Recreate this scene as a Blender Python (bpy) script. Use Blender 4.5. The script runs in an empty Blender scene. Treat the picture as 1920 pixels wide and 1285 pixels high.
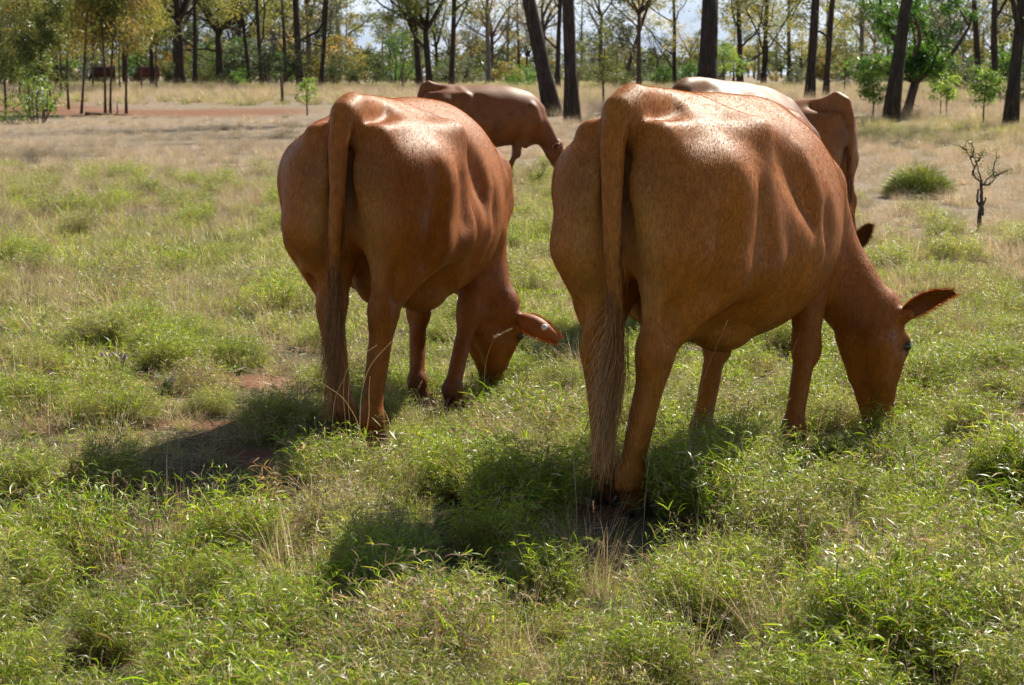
import bpy, math, random
import numpy as np
from mathutils import Vector, Matrix, noise as mnoise
R = math.radians
scene = bpy.context.scene
COL = scene.collection
# ------------------------------------------------------------------ camera, sky, sun, exposure
CAM_H = 1.42; FPX = 3500.0; HORIZON = 140.0; CX = 960.0
cam_d = bpy.data.cameras.new('camera'); cam = bpy.data.objects.new('camera', cam_d); COL.objects.link(cam)
cam_d.sensor_width = 23.6; cam_d.lens = 23.6 * FPX / 1920.0
cam_d.clip_start = 0.1; cam_d.clip_end = 9000
cam.location = (0, 0, CAM_H)
PITCH = math.atan((642.5 - HORIZON) / FPX)
cam.rotation_euler = (math.pi / 2 - PITCH, 0, 0)
cam_d.dof.use_dof = True; cam_d.dof.focus_distance = 6.0; cam_d.dof.aperture_fstop = 7.1
scene.camera = cam
SUN_EL = R(40); SUN_AZ = R(32)            # azimuth measured from +Y towards +X
world = bpy.data.worlds.new('World'); scene.world = world; world.use_nodes = True
wn = world.node_tree.nodes; wl = world.node_tree.links
bg = wn['Background']; bg.inputs['Strength'].default_value = 0.043
sky = wn.new('ShaderNodeTexSky'); sky.sky_type = 'NISHITA'; sky.sun_disc = False
sky.sun_elevation = SUN_EL; sky.sun_rotation = SUN_AZ; sky.air_density = 1.0; sky.dust_density = 0.0; sky.ozone_density = 3.0
# soft broken cloud, part of the sky itself
geo = wn.new('ShaderNodeTexCoord'); mp = wn.new('ShaderNodeMapping'); mp.inputs['Scale'].default_value = (1.0, 1.0, 3.5)
nz = wn.new('ShaderNodeTexNoise'); nz.inputs['Scale'].default_value = 4.5; nz.inputs['Detail'].default_value = 8; nz.inputs['Roughness'].default_value = 0.55
cr = wn.new('ShaderNodeValToRGB'); cr.color_ramp.elements[0].position = 0.44; cr.color_ramp.elements[1].position = 0.62
m0 = wn.new('ShaderNodeMix'); m0.data_type = 'RGBA'; m0.inputs['Factor'].default_value = 0.72; m0.inputs['B'].default_value = (7.2, 8.8, 12.0, 1)
mx = wn.new('ShaderNodeMix'); mx.data_type = 'RGBA'; mx.inputs['B'].default_value = (14.5, 15.5, 17.0, 1)
wl.new(geo.outputs['Generated'], mp.inputs['Vector']); wl.new(mp.outputs[0], nz.inputs['Vector']); wl.new(nz.outputs['Fac'], cr.inputs['Fac'])
sz = wn.new('ShaderNodeSeparateXYZ'); wl.new(geo.outputs['Generated'], sz.inputs[0])      # the bright pale band hugs the horizon
mr = wn.new('ShaderNodeMapRange'); mr.interpolation_type = 'SMOOTHSTEP'; mr.inputs['From Min'].default_value = 0.04; mr.inputs['From Max'].default_value = 0.42; mr.inputs['To Min'].default_value = 0.78; mr.inputs['To Max'].default_value = 0.0
wl.new(sz.outputs['Z'], mr.inputs['Value']); wl.new(mr.outputs[0], m0.inputs['Factor'])
cm = wn.new('ShaderNodeMath'); cm.operation = 'MULTIPLY'; wl.new(cr.outputs['Color'], cm.inputs[0]); mr2 = wn.new('ShaderNodeMapRange'); mr2.inputs['From Min'].default_value = 0.1; mr2.inputs['From Max'].default_value = 0.5; mr2.inputs['To Min'].default_value = 1.0; mr2.inputs['To Max'].default_value = 0.15
wl.new(sz.outputs['Z'], mr2.inputs['Value']); wl.new(mr2.outputs[0], cm.inputs[1])
wl.new(sky.outputs[0], m0.inputs['A']); wl.new(cm.outputs[0], mx.inputs['Factor']); wl.new(m0.outputs['Result'], mx.inputs['A']); wl.new(mx.outputs['Result'], bg.inputs['Color'])
sun_d = bpy.data.lights.new('sun', 'SUN'); sun_d.energy = 5.0; sun_d.angle = R(0.55); sun_d.color = (1.0, 0.92, 0.78)
sun = bpy.data.objects.new('sun', sun_d); COL.objects.link(sun)
sun_dir = Vector((math.sin(SUN_AZ) * math.cos(SUN_EL), math.cos(SUN_AZ) * math.cos(SUN_EL), math.sin(SUN_EL)))
sun.rotation_euler = (-sun_dir).to_track_quat('-Z', 'Y').to_euler(); sun.location = sun_dir * 30
vs = scene.view_settings; vs.view_transform = 'Standard'; vs.look = 'None'; vs.gamma = 1; vs.exposure = 0.92
scene.cycles.max_bounces = 6; scene.cycles.diffuse_bounces = 3; scene.cycles.glossy_bounces = 2; scene.cycles.transmission_bounces = 4; scene.cycles.transparent_max_bounces = 6

# ------------------------------------------------------------------ helpers
def sstep(a, b, x):
    t = np.clip((np.asarray(x, float) - a) / (b - a), 0, 1); return t * t * (3 - 2 * t)
def gz(x, y):
    """height of the paddock surface"""
    x = np.asarray(x, float); y = np.asarray(y, float)
    z = 0.0108 * np.clip(y - 18, 0, 68)
    z = z - 0.085 * np.exp(-(((x + 0.15) / 0.9) ** 2 + ((y - 8.5) / 1.1) ** 2))
    z = z + 0.012 * np.sin(x * 1.7 + 0.6 * np.sin(y * 1.1)) * np.sin(y * 1.3 + 1.0) + 0.006 * np.sin(x * 4.3 + y * 2.1) * np.sin(y * 3.7 - x)
    z = z + 0.05 * sstep(20, 50, y) * np.sin(x * 0.21 + 1.3) * np.sin(y * 0.13)
    return z
def GZ(x, y): return float(gz(x, y))
def at(px, d, z=None):
    """point on the ground (or at height z) at distance d in the direction of picture column px"""
    X = (px - CX) / FPX * d
    return Vector((X, d, GZ(X, d) if z is None else z))
def vec(a): return np.asarray(a, float)
def tag(o, label=None, cat=None, group=None, kind=None):
    if label: o['label'] = label
    if cat: o['category'] = cat
    if group: o['group'] = group
    if kind: o['kind'] = kind
    return o
def empty(name, loc=(0, 0, 0), rz=0.0):
    o = bpy.data.objects.new(name, None); COL.objects.link(o); o.location = loc; o.rotation_euler = (0, 0, rz); o.empty_display_size = 0.2
    return o
def mesh_obj(name, verts, faces, mat=None, parent=None, smooth=True, cols=None, link=True):
    """verts (n,3); faces (m,3|4) array or list of arrays; cols: dict name -> (n,4)"""
    me = bpy.data.meshes.new(name)
    verts = np.asarray(verts, np.float32)
    if not isinstance(faces, (list, tuple)): faces = [faces]
    faces = [np.asarray(f, np.int32) for f in faces if len(f)]
    nf = sum(len(f) for f in faces); nl = sum(f.size for f in faces)
    me.vertices.add(len(verts)); me.vertices.foreach_set('co', verts.ravel())
    me.loops.add(nl); me.loops.foreach_set('vertex_index', np.concatenate([f.ravel() for f in faces]))
    me.polygons.add(nf)
    tot = np.concatenate([np.full(len(f), f.shape[1], np.int32) for f in faces])
    st = np.concatenate([[0], np.cumsum(tot)[:-1]]).astype(np.int32)
    me.polygons.foreach_set('loop_start', st)
    try: me.polygons.foreach_set('loop_total', tot)
    except Exception: pass
    me.polygons.foreach_set('use_smooth', np.full(nf, smooth))
    me.update(calc_edges=True); me.validate()
    if cols:
        for k, c in cols.items():
            a = me.color_attributes.new(k, 'FLOAT_COLOR', 'POINT'); a.data.foreach_set('color', np.asarray(c, np.float32).ravel())
    o = bpy.data.objects.new(name, me)
    if link: COL.objects.link(o)
    if mat: me.materials.append(mat)
    if parent: o.parent = parent
    return o

# ---- nodes
def newmat(name):
    m = bpy.data.materials.new(name); m.use_nodes = True
    nt = m.node_tree; return m, nt, nt.nodes['Principled BSDF'], nt.nodes['Material Output']
def N(nt, t, **kw):
    n = nt.nodes.new(t)
    for k, v in kw.items():
        if k in n.inputs.keys() if hasattr(n.inputs, 'keys') else False: n.inputs[k].default_value = v
        else: setattr(n, k, v)
    return n
def noise_n(nt, scale, detail=4, rough=0.55, vec_out=None, dist=0.0):
    n = nt.nodes.new('ShaderNodeTexNoise'); n.inputs['Scale'].default_value = scale; n.inputs['Detail'].default_value = detail
    n.inputs['Roughness'].default_value = rough; n.inputs['Distortion'].default_value = dist
    if vec_out is not None: nt.links.new(vec_out, n.inputs['Vector'])
    return n.outputs['Fac']
def ramp(nt, fac, stops):
    r = nt.nodes.new('ShaderNodeValToRGB'); e = r.color_ramp.elements
    e[0].position, e[0].color = stops[0][0], (*stops[0][1], 1) if len(stops[0][1]) == 3 else stops[0][1]
    e[1].position, e[1].color = stops[-1][0], (*stops[-1][1], 1)
    for p, c in stops[1:-1]:
        q = e.new(p); q.color = (*c, 1)
    nt.links.new(fac, r.inputs['Fac']); return r.outputs['Color']
def mixc(nt, fac, a, b, mode='MIX'):
    m = nt.nodes.new('ShaderNodeMix'); m.data_type = 'RGBA'; m.blend_type = mode; m.clamp_factor = True
    for s, v in (('Factor', fac), ('A', a), ('B', b)):
        if hasattr(v, 'links') or isinstance(v, bpy.types.NodeSocket): nt.links.new(v, m.inputs[s])
        elif s == 'Factor': m.inputs[s].default_value = v
        else: m.inputs[s].default_value = (*v, 1)
    return m.outputs['Result']
def mathn(nt, op, a, b=None, clamp=False):
    m = nt.nodes.new('ShaderNodeMath'); m.operation = op; m.use_clamp = clamp
    for i, v in ((0, a), (1, b)):
        if v is None: continue
        if isinstance(v, bpy.types.NodeSocket): nt.links.new(v, m.inputs[i])
        else: m.inputs[i].default_value = v
    return m.outputs[0]
def bump(nt, h, strength, dist=0.01):
    b = nt.nodes.new('ShaderNodeBump'); b.inputs['Strength'].default_value = strength; b.inputs['Distance'].default_value = dist
    nt.links.new(h, b.inputs['Height']); return b.outputs['Normal']
def objc(nt):
    return nt.nodes.new('ShaderNodeTexCoord').outputs['Object']

# ---- tubes
def tube(path, rad, sides=8, cap=True, wob=None, rng=None):
    """tapered tube along path; returns verts, quads, tris"""
    P = np.asarray(path, float); n = len(P); rad = np.asarray(rad, float)
    T = np.gradient(P, axis=0); T /= np.linalg.norm(T, axis=1)[:, None] + 1e-9
    up = np.array([1.0, 0, 0]) if abs(T[0][0]) < 0.8 else np.array([0, 1.0, 0])
    A = np.zeros_like(P); a = up
    for i in range(n):
        a = a - T[i] * np.dot(a, T[i]); a = a / (np.linalg.norm(a) + 1e-9); A[i] = a
    B = np.cross(T, A); ang = np.arange(sides) / sides * 2 * np.pi
    rr = rad[:, None] * np.ones(sides)
    if wob and rng is not None: rr = rr * (1 + wob * rng.standard_normal((n, sides)))
    V = P[:, None, :] + rr[..., None] * (np.cos(ang)[None, :, None] * A[:, None, :] + np.sin(ang)[None, :, None] * B[:, None, :])
    V = V.reshape(-1, 3)
    i = np.arange(n - 1)[:, None] * sides; j = np.arange(sides)[None, :]; k = (j + 1) % sides
    Q = np.stack([i + j, i + k, i + sides + k, i + sides + j], -1).reshape(-1, 4)
    Tn = np.zeros((0, 3), int)
    if cap:
        V = np.vstack([V, P[0], P[-1]]); c0 = len(V) - 2; c1 = len(V) - 1; jj = np.arange(sides); kk = (jj + 1) % sides; b = (n - 1) * sides
        Tn = np.vstack([np.stack([np.full(sides, c0), kk, jj], -1), np.stack([np.full(sides, c1), b + jj, b + kk], -1)])
    return V, Q, Tn
class MB:
    """collects pieces of one mesh"""
    def __init__(s): s.V = []; s.Q = []; s.T = []; s.C = []; s.n = 0
    def add(s, V, Q=None, T=None, C=None):
        if Q is not None and len(Q): s.Q.append(np.asarray(Q) + s.n)
        if T is not None and len(T): s.T.append(np.asarray(T) + s.n)
        s.V.append(V); s.n += len(V)
        if C is not None:
            C = np.asarray(C, float); s.C.append(C if C.ndim == 2 else np.tile(C, (len(V), 1)))
    def tube(s, path, rad, sides=8, C=None, **kw):
        V, Q, T = tube(path, rad, sides, **kw); s.add(V, Q, T, C)
    def build(s, name, mat=None, parent=None, smooth=True, link=True):
        f = ([np.vstack(s.Q)] if s.Q else []) + ([np.vstack(s.T)] if s.T else [])
        return mesh_obj(name, np.vstack(s.V), f, mat, parent, smooth, {'Col': np.vstack(s.C)} if s.C else None, link)
# ------------------------------------------------------------------ value noise, ground sheet
_rs = np.random.default_rng(77); _LAT = _rs.random((256, 256))
def vn(x, y, s=1.0, seed=0):
    x = np.asarray(x, float) / s + seed * 17.3; y = np.asarray(y, float) / s + seed * 9.1
    xi = np.floor(x).astype(int); yi = np.floor(y).astype(int); fx = x - xi; fy = y - yi; fx = fx * fx * (3 - 2 * fx); fy = fy * fy * (3 - 2 * fy)
    g = lambda a, b: _LAT[a % 256, b % 256]
    return (g(xi, yi) * (1 - fx) + g(xi + 1, yi) * fx) * (1 - fy) + (g(xi, yi + 1) * (1 - fx) + g(xi + 1, yi + 1) * fx) * fy
def fbm(x, y, s=1.0, seed=0): return (vn(x, y, s, seed) + 0.5 * vn(x, y, s / 2.1, seed + 3) + 0.25 * vn(x, y, s / 4.3, seed + 5)) / 1.75
SOIL = [(-1.45, 8.7, 0.65, 0.26), (-2.15, 8.2, 0.22, 0.16), (-1.95, 7.0, 0.22, 0.12), (-1.2, 6.1, 0.50, 0.32), (-1.45, 5.6, 0.22, 0.22), (1.22, 9.3, 0.20, 0.40), (2.1, 7.6, 0.28, 0.25),
        (0.22, 5.95, 0.26, 0.26), (-0.75, 6.9, 0.45, 0.25), (-0.25, 7.9, 0.25, 0.25), (1.5, 5.35, 0.18, 0.12), (-1.3, 7.5, 0.35, 0.12), (0.95, 6.2, 0.2, 0.15), (1.75, 5.9, .25, .15), (-0.9, 5.9, .5, .3)]
def soil(x, y):
    x = np.asarray(x, float); y = np.asarray(y, float); s = np.zeros(np.broadcast(x, y).shape)
    for a, b, c, d in SOIL: s = np.maximum(s, np.exp(-(((x - a) / c) ** 2 + ((y - b) / d) ** 2) ** 1.5))
    s = np.where(y < 30, s * (0.35 + 1.25 * fbm(x, y, 0.45, 14)), s)
    band = np.exp(-((y - 56 - 3 * np.sin(x * 0.2)) / 5.5) ** 2) * sstep(-4.0, -7.0, x) + 0.9 * np.exp(-((y - 62) / 8) ** 2) * sstep(-12, -16, x)
    band = band * np.clip(0.25 + 1.1 * fbm(x, y * 2.2, 5.0, 61), 0, 1)
    s = np.maximum(s, band); s = s + 0.35 * (fbm(x, y, 1.1, 4) - 0.5) * (y < 14)
    return np.clip(s, 0, 1)
def build_ground():
    ys = np.concatenate([np.linspace(-6, 2.5, 12), np.linspace(2.7, 14, 190), np.geomspace(14.1, 2600, 170)]); nx = 260
    ts = np.linspace(-1, 1, nx); ts = np.sign(ts) * np.abs(ts) ** 1.25
    Y = np.repeat(ys[:, None], nx, 1); X = ts[None, :] * (5.0 + np.abs(Y) * 0.75)
    Z = gz(X, Y) + (0.022 * (fbm(X, Y, 0.35, 1) - 0.5) + 0.012 * (vn(X, Y, 0.07, 2) - 0.5)) * (Y < 16)
    V = np.stack([X, Y, Z], -1).reshape(-1, 3); i = np.arange(len(ys) - 1)[:, None] * nx; j = np.arange(nx - 1)[None]
    Q = np.stack([i + j, i + j + 1, i + j + nx + 1, i + j + nx], -1).reshape(-1, 4)
    C = np.zeros((len(V), 4)); C[:, 0] = soil(V[:, 0], V[:, 1]); C[:, 1] = sstep(17, 32, V[:, 1] + 3.6 * V[:, 0] * (V[:, 0] > 0)); C[:, 3] = 1
    # greener strip far right, greener mottling
    C[:, 2] = np.clip(np.exp(-((V[:, 1] - 40) / 7.5) ** 2) * sstep(4.5, 7.0, V[:, 0]) + 0.55 * (fbm(V[:, 0], V[:, 1], 6, 8) - 0.45) * sstep(10, 14, V[:, 1]), 0, 1)
    m, nt, pb, out = newmat('paddock_soil'); oc = objc(nt)
    a = nt.nodes.new('ShaderNodeAttribute'); a.attribute_name = 'Col'; sp = nt.nodes.new('ShaderNodeSeparateColor'); nt.links.new(a.outputs['Color'], sp.inputs[0])
    n1 = noise_n(nt, 9, 8, 0.68, oc); n2 = noise_n(nt, 70, 6, 0.7, oc); n3 = noise_n(nt, 1.3, 6, 0.6, oc)
    so = ramp(nt, n2, [(0.28, (0.085, 0.038, 0.020)), (0.5, (0.20, 0.092, 0.050)), (0.72, (0.34, 0.20, 0.12))])
    litter = ramp(nt, n2, [(0.3, (0.05, 0.035, 0.018)), (0.5, (0.12, 0.085, 0.045)), (0.7, (0.27, 0.20, 0.12))])
    green = ramp(nt, n1, [(0.3, (0.045, 0.055, 0.018)), (0.7, (0.12, 0.14, 0.045))])
    near = mixc(nt, ramp(nt, n1, [(0.4, (0, 0, 0)), (0.6, (1, 1, 1))]), litter, green)
    dry = ramp(nt, n1, [(0.25, (0.16, 0.12, 0.085)), (0.5, (0.245, 0.195, 0.14)), (0.75, (0.31, 0.26, 0.195))])
    dryg = mixc(nt, mathn(nt, 'MULTIPLY', sp.outputs['Blue'], 0.9), dry, (0.15, 0.17, 0.055))
    c = mixc(nt, sp.outputs['Green'], near, dryg)
    sf = mathn(nt, 'MULTIPLY_ADD', sp.outputs['Red'], 2.2); nt.links.new(mathn(nt, 'MULTIPLY_ADD', n1, 1.2), sf.node.inputs[2]); sf.node.inputs[2].links[0].from_node.inputs[2].default_value = -1.25; sf.node.use_clamp = True
    c = mixc(nt, sf, c, so)
    nt.links.new(c, pb.inputs['Base Color']); pb.inputs['Roughness'].default_value = 0.95; pb.inputs['Specular IOR Level'].default_value = 0.15
    nt.links.new(bump(nt, n2, 0.7, 0.02), pb.inputs['Normal'])
    return tag(mesh_obj('ground', V, Q, m, None, True, {'Col': C}), kind='structure')
build_ground()
# ------------------------------------------------------------------ cattle: bodies grown as one blended surface
class Field:
    def __init__(s, lo, hi, h):
        s.h = h; s.lo = vec(lo); n = np.ceil((vec(hi) - s.lo) / h).astype(int) + 1; s.n = n
        s.ax = [s.lo[i] + h * np.arange(n[i]) for i in range(3)]
        s.D = np.full(n, 0.5, np.float32)
    def _sub(s, lo, hi, m):
        sl = []
        for i in range(3):
            a = int(max(0, math.floor((lo[i] - m - s.lo[i]) / s.h))); b = int(min(s.n[i], math.ceil((hi[i] + m - s.lo[i]) / s.h) + 1))
            if b <= a: return None, None
            sl.append(slice(a, b))
        X = s.ax[0][sl[0]][:, None, None]; Y = s.ax[1][sl[1]][None, :, None]; Z = s.ax[2][sl[2]][None, None, :]
        return tuple(sl), (X, Y, Z)
    def _mix(s, sl, d, k, carve=False):
        A = s.D[sl]
        if carve:
            d = -d; h = np.clip(0.5 - 0.5 * (A - d) / k, 0, 1); s.D[sl] = A + (d - A) * h + k * h * (1 - h)
        else:
            h = np.clip(0.5 + 0.5 * (A - d) / k, 0, 1); s.D[sl] = A + (d - A) * h - k * h * (1 - h)
    def _cone_d(s, XYZ, a, b, r1, r2, flat):
        X, Y, Z = XYZ; ba = b - a; L2 = float(ba @ ba) + 1e-9
        px, py, pz = X - a[0], Y - a[1], Z - a[2]
        t = np.clip((px * ba[0] + py * ba[1] + pz * ba[2]) / L2, 0, 1)
        qx, qy, qz = px - t * ba[0], py - t * ba[1], pz - t * ba[2]
        d2 = qx * qx + qy * qy + qz * qz
        if flat is not None:
            n = vec(flat[0]); n = n / np.linalg.norm(n); c = qx * n[0] + qy * n[1] + qz * n[2]
            d2 = d2 + c * c * (1 / flat[1] ** 2 - 1)
        return np.sqrt(d2) - (r1 + (r2 - r1) * t)
    def chain(s, pts, rads, k=0.03, flat=None, carve=False):
        """tapered capsules joined into one limb, then blended into the body once"""
        pts = [vec(q) for q in pts]; r = max(rads); m = r * 1.15 + k + 2 * s.h
        sl, XYZ = s._sub(np.min(pts, 0), np.max(pts, 0), m)
        if sl is None: return
        d = None
        for i in range(len(pts) - 1):
            e = s._cone_d(XYZ, pts[i], pts[i + 1], rads[i], rads[i + 1], flat); d = e if d is None else np.minimum(d, e)
        s._mix(sl, d.astype(np.float32), k, carve)
    def cone(s, a, b, r1, r2, k=0.03, flat=None, carve=False):
        s.chain([a, b], [r1, r2], k, flat, carve)
    def ell(s, c, r, k=0.05, M=None, carve=False):
        c = vec(c); r = vec(r) if np.ndim(r) else np.full(3, float(r)); m = 2.4 * k + 4 * s.h; R_ = float(r.max())
        ext = r if M is None else np.full(3, R_)
        sl, XYZ = s._sub(c - ext, c + ext, m)
        if sl is None: return
        X, Y, Z = XYZ; p = [X - c[0], Y - c[1], Z - c[2]]
        if M is not None:
            M = vec(M); p = [p[0] * M[i][0] + p[1] * M[i][1] + p[2] * M[i][2] for i in range(3)]   # rows of M = local axes
        k0 = np.sqrt(sum((p[i] / r[i]) ** 2 for i in range(3))); k1 = np.sqrt(sum((p[i] / r[i] ** 2) ** 2 for i in range(3))) + 1e-6
        d = k0 * (k0 - 1) / k1
        s._mix(sl, d.astype(np.float32), k, carve)
    def surface(s):
        D = s.D; h = s.h
        S = D < 0
        nx, ny, nz = D.shape
        c = np.zeros((nx - 1, ny - 1, nz - 1), np.uint8)
        for i in (0, 1):
            for j in (0, 1):
                for k in (0, 1): c += S[i:nx - 1 + i, j:ny - 1 + j, k:nz - 1 + k]
        act = (c > 0) & (c < 8); idx = np.full(act.shape, -1, np.int64); I, J, K = np.nonzero(act); idx[I, J, K] = np.arange(len(I))
        acc = np.zeros((len(I), 3)); cnt = np.zeros(len(I))
        cor = [(i, j, k) for i in (0, 1) for j in (0, 1) for k in (0, 1)]
        for a in cor:
            for ax in range(3):
                if a[ax]: continue
                b = list(a); b[ax] = 1
                da = D[I + a[0], J + a[1], K + a[2]]; db = D[I + b[0], J + b[1], K + b[2]]
                cr_ = (da < 0) != (db < 0); t = np.where(cr_, da / (da - db + 1e-12), 0)
                p = np.array(a, float)[None, :].repeat(len(I), 0); p[:, ax] += t
                acc += np.where(cr_[:, None], p, 0); cnt += cr_
        V = (np.stack([I, J, K], -1) + acc / cnt[:, None]) * h + s.lo
        F = []
        for ax in range(3):
            sh = [slice(None)] * 3; sh2 = [slice(None)] * 3; sh[ax] = slice(0, -1); sh2[ax] = slice(1, None)
            A = S[tuple(sh)]; B = S[tuple(sh2)]
            cro = A != B; ii = np.stack(np.nonzero(cro), -1)
            o1, o2 = [(1, 2), (2, 0), (0, 1)][ax]
            ok = (ii[:, o1] > 0) & (ii[:, o2] > 0) & (ii[:, o1] < D.shape[o1] - 1) & (ii[:, o2] < D.shape[o2] - 1); ii = ii[ok]
            def g(d1, d2):
                q = ii.copy(); q[:, o1] += d1; q[:, o2] += d2; return idx[q[:, 0], q[:, 1], q[:, 2]]
            q = np.stack([g(-1, -1), g(0, -1), g(0, 0), g(-1, 0)], -1)
            ins = A[tuple(ii.T)]
            q[~ins] = q[~ins][:, ::-1]; F.append(q)
        F = np.vstack(F)
        # two passes of light smoothing
        for _ in range(2):
            Sx = np.zeros_like(V); Cn = np.zeros(len(V))
            for e in ((0, 1), (1, 2), (2, 3), (3, 0)):
                for u, w in (e, e[::-1]):
                    for q in range(3): Sx[:, q] += np.bincount(F[:, u], V[F[:, w], q], len(V))
                    Cn += np.bincount(F[:, u], minlength=len(V))
            V = V * 0.5 + 0.5 * Sx / np.maximum(Cn, 1)[:, None]
        return V, F

def unit(v): v = vec(v); return v / np.linalg.norm(v)
BASE = dict(
    h=0.013, belly=0.40, hipw=1.0, droop=0.0, withers=1.27, back=1.325, tail_sway=0.0, bony=1.0, hs=1.0, bz=0.0,
    # feet and joints: (fwd, left)
    hl=(0.10, 0.12), hr=(-0.02, -0.10), fl=(1.10, 0.15), fr=(1.22, -0.13), gl=0.0, gr=0.0, gfl=0.0, gfr=0.0,
    poll=(1.80, -0.30, 0.60), muz=(1.86, -0.36, 0.10), face=(0.5, -0.85, 0.1),
    tail=[(0.04, 0, 1.335), (-0.035, 0.005, 1.30), (-0.085, 0.01, 1.18), (-0.10, 0.012, 1.0), (-0.10, 0.012, 0.8), (-0.085, 0.0, 0.62)],
    ears=((0.3, -1, 0.1), (-0.2, 1, 0.2)))
def cow_body(p):
    ex = p['poll'][1]
    fz = min(p['gl'], p['gr'], p['gfl'], p['gfr'], 0)
    F = Field((-0.22, min(-0.55, ex - 0.3, p['muz'][1] - .25), fz - 0.02), (2.25, max(0.55, ex + 0.3), 1.46), p['h'])
    W = p['hipw']; B = p['belly']; b = p['back']; w = p['withers']; bo = p['bony']
    # barrel
    F.ell((0.90, 0, 0.93), (0.60, B * 0.93, 0.385), 0.02)
    F.ell((0.84, 0, 0.83), (0.46, B, 0.36), 0.12)
    F.ell((0.62, 0, 0.86), (0.40, B * 0.84, 0.33), 0.12)
    F.ell((1.16, 0, 0.90), (0.40, B * 0.78, 0.38), 0.10)
    F.ell((1.38, 0, 0.86), (0.30, 0.24, 0.36), 0.10)
    F.ell((0.26, 0, b - 0.225), (0.35, 0.235 * W, 0.225), 0.12); F.ell((0.20, 0, 1.0), (0.28, 0.30 * W, 0.26), 0.10)          # pelvis
    F.ell((0.55, 0, b - 0.20), (0.42, 0.275 * W, 0.19), 0.12)          # loin
    zs = np.interp(np.linspace(0.02, 1.62, 17), [0.02, 0.2, 0.5, 0.9, 1.2, 1.42, 1.62], [b - 0.03, b - 0.012, b - 0.05, b - 0.06, (b + w) / 2 - 0.05, w - 0.05, w - 0.20])
    F.chain([(xx, 0, zz) for xx, zz in zip(np.linspace(0.02, 1.62, 17), zs)], list(np.interp(np.linspace(0.02, 1.62, 17), [0, 0.3, 1.0, 1.62], [0.040, 0.050, 0.055, 0.08])), 0.11)
    for s in (1, -1):
        hk = (0.48, s * 0.262 * W, b - 0.105); pin = (0.0, s * 0.115 * W, b - 0.105); th = (0.20, s * 0.245 * W, b - 0.25)
        F.chain([(0.44, s * 0.08, b - 0.03), hk, (0.62, s * 0.255 * W, b - 0.19)], [0.028, 0.036 * bo, 0.028], 0.055)
        F.chain([(0.12, s * 0.10 * W, b - 0.08), pin, (0.02, s * 0.14 * W, b - 0.22)], [0.038, 0.036 * bo, 0.055], 0.06)
        F.chain([pin, (0.22, s * 0.17 * W, b - 0.115), hk], [0.03, 0.024, 0.03], 0.07)
        F.ell(th, (0.10, 0.055 * bo, 0.10), 0.10)
        # thigh and quarter
        st = (0.44, s * 0.27 * W, 0.80)
        leg = p['hl'] if s > 0 else p['hr']; g = p['gl'] if s > 0 else p['gr']
        hock = vec((leg[0] * 0.55 + 0.02 , s * 0.5 * 0.155 + 0.5 * leg[1] , 0.53 + g * 0.5))
        F.cone((0.22, s * 0.19 * W, b - 0.30), (0.22, s * 0.20 * W, 0.80), 0.155, 0.135, 0.07)
        F.cone((0.08, s * 0.145 * W, b - 0.24), (0.06, s * 0.15 * W, 0.86), 0.115, 0.125, 0.06)
        F.cone((0.42, s * 0.215 * W, b - 0.22), (st[0] - 0.02, st[1] - s * 0.02, st[2] + 0.02), 0.095, 0.10, 0.12)
        F.cone((0.06, s * 0.15 * W, 0.86), (hock[0] + 0.03, hock[1] + s * 0.01, 0.66), 0.12, 0.066, 0.05)
        F.cone(st, (0.20, hock[1] + s * 0.03, 0.70), 0.085, 0.085, 0.07)
        F.cone((0.22, s * 0.19 * W, 0.80), hock + (0.03, 0, 0.03), 0.130, 0.060, 0.045)
        F.cone((hock[0] + 0.0, hock[1], 0.74), hock + (-0.035, 0, 0.045), 0.045, 0.026, 0.03)  # achilles
        F.chain([(0.10, s * 0.335 * W, 1.06), (0.11, s * 0.325 * W, 0.88), (0.13, s * 0.27 * W, 0.72)], [0.018, 0.022, 0.016], 0.07, carve=True)
        F.chain([(0.36, s * 0.37 * W, 1.02), (0.37, s * 0.375 * W, 0.86)], [0.020, 0.018], 0.08, carve=True)
        # hock, cannon, pastern
        foot = vec((leg[0], leg[1], g)); fet = foot + (-0.035, 0, 0.135); hk2 = hock + (0.0, 0, -0.02)
        F.ell(hock + (-0.005, 0, 0.0), (0.078, 0.056, 0.095), 0.03)
        F.cone(hock + (-0.045, 0, 0.04), hk2 + (-0.02, 0, -0.08), 0.024, 0.022, 0.03)
        F.cone(hk2, fet, 0.050, 0.036, 0.03)
        F.cone(hk2 + (-0.03, 0, -0.06), fet + (-0.024, 0, 0.02), 0.030, 0.026, 0.02)
        F.ell(fet, (0.054, 0.049, 0.052), 0.02)
        F.cone(fet, foot + (0.005, 0, 0.055), 0.040, 0.048, 0.02)
        for q in (1, -1): F.ell(fet + (-0.045, q * 0.022, -0.02), (0.017, 0.014, 0.017), 0.008)
        for q in (1, -1): F.ell(hock + (-0.012, q * 0.062, 0.115), (0.020, 0.022, 0.065), 0.030, carve=True); F.ell(hock + (-0.018, q * 0.062, -0.06), (0.014, 0.018, 0.07), 0.022, carve=True)
        # shoulder and foreleg
        leg = p['fl'] if s > 0 else p['fr']; g = p['gfl'] if s > 0 else p['gfr']
        F.cone((1.40, s * 0.085, w - 0.045), (1.45, s * 0.19, 0.98), 0.036, 0.075, 0.05)
        F.cone((1.30, s * 0.12, w - 0.07), (1.32, s * 0.21, 0.95), 0.030, 0.075, 0.06)
        F.cone((1.45, s * 0.18, 1.0), (1.50, s * 0.17, 0.84), 0.08, 0.09, 0.05)
        elb = vec((1.34, s * 0.18, 0.74)); F.cone((1.48, s * 0.17, 0.86), elb, 0.095, 0.08, 0.05)
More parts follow.
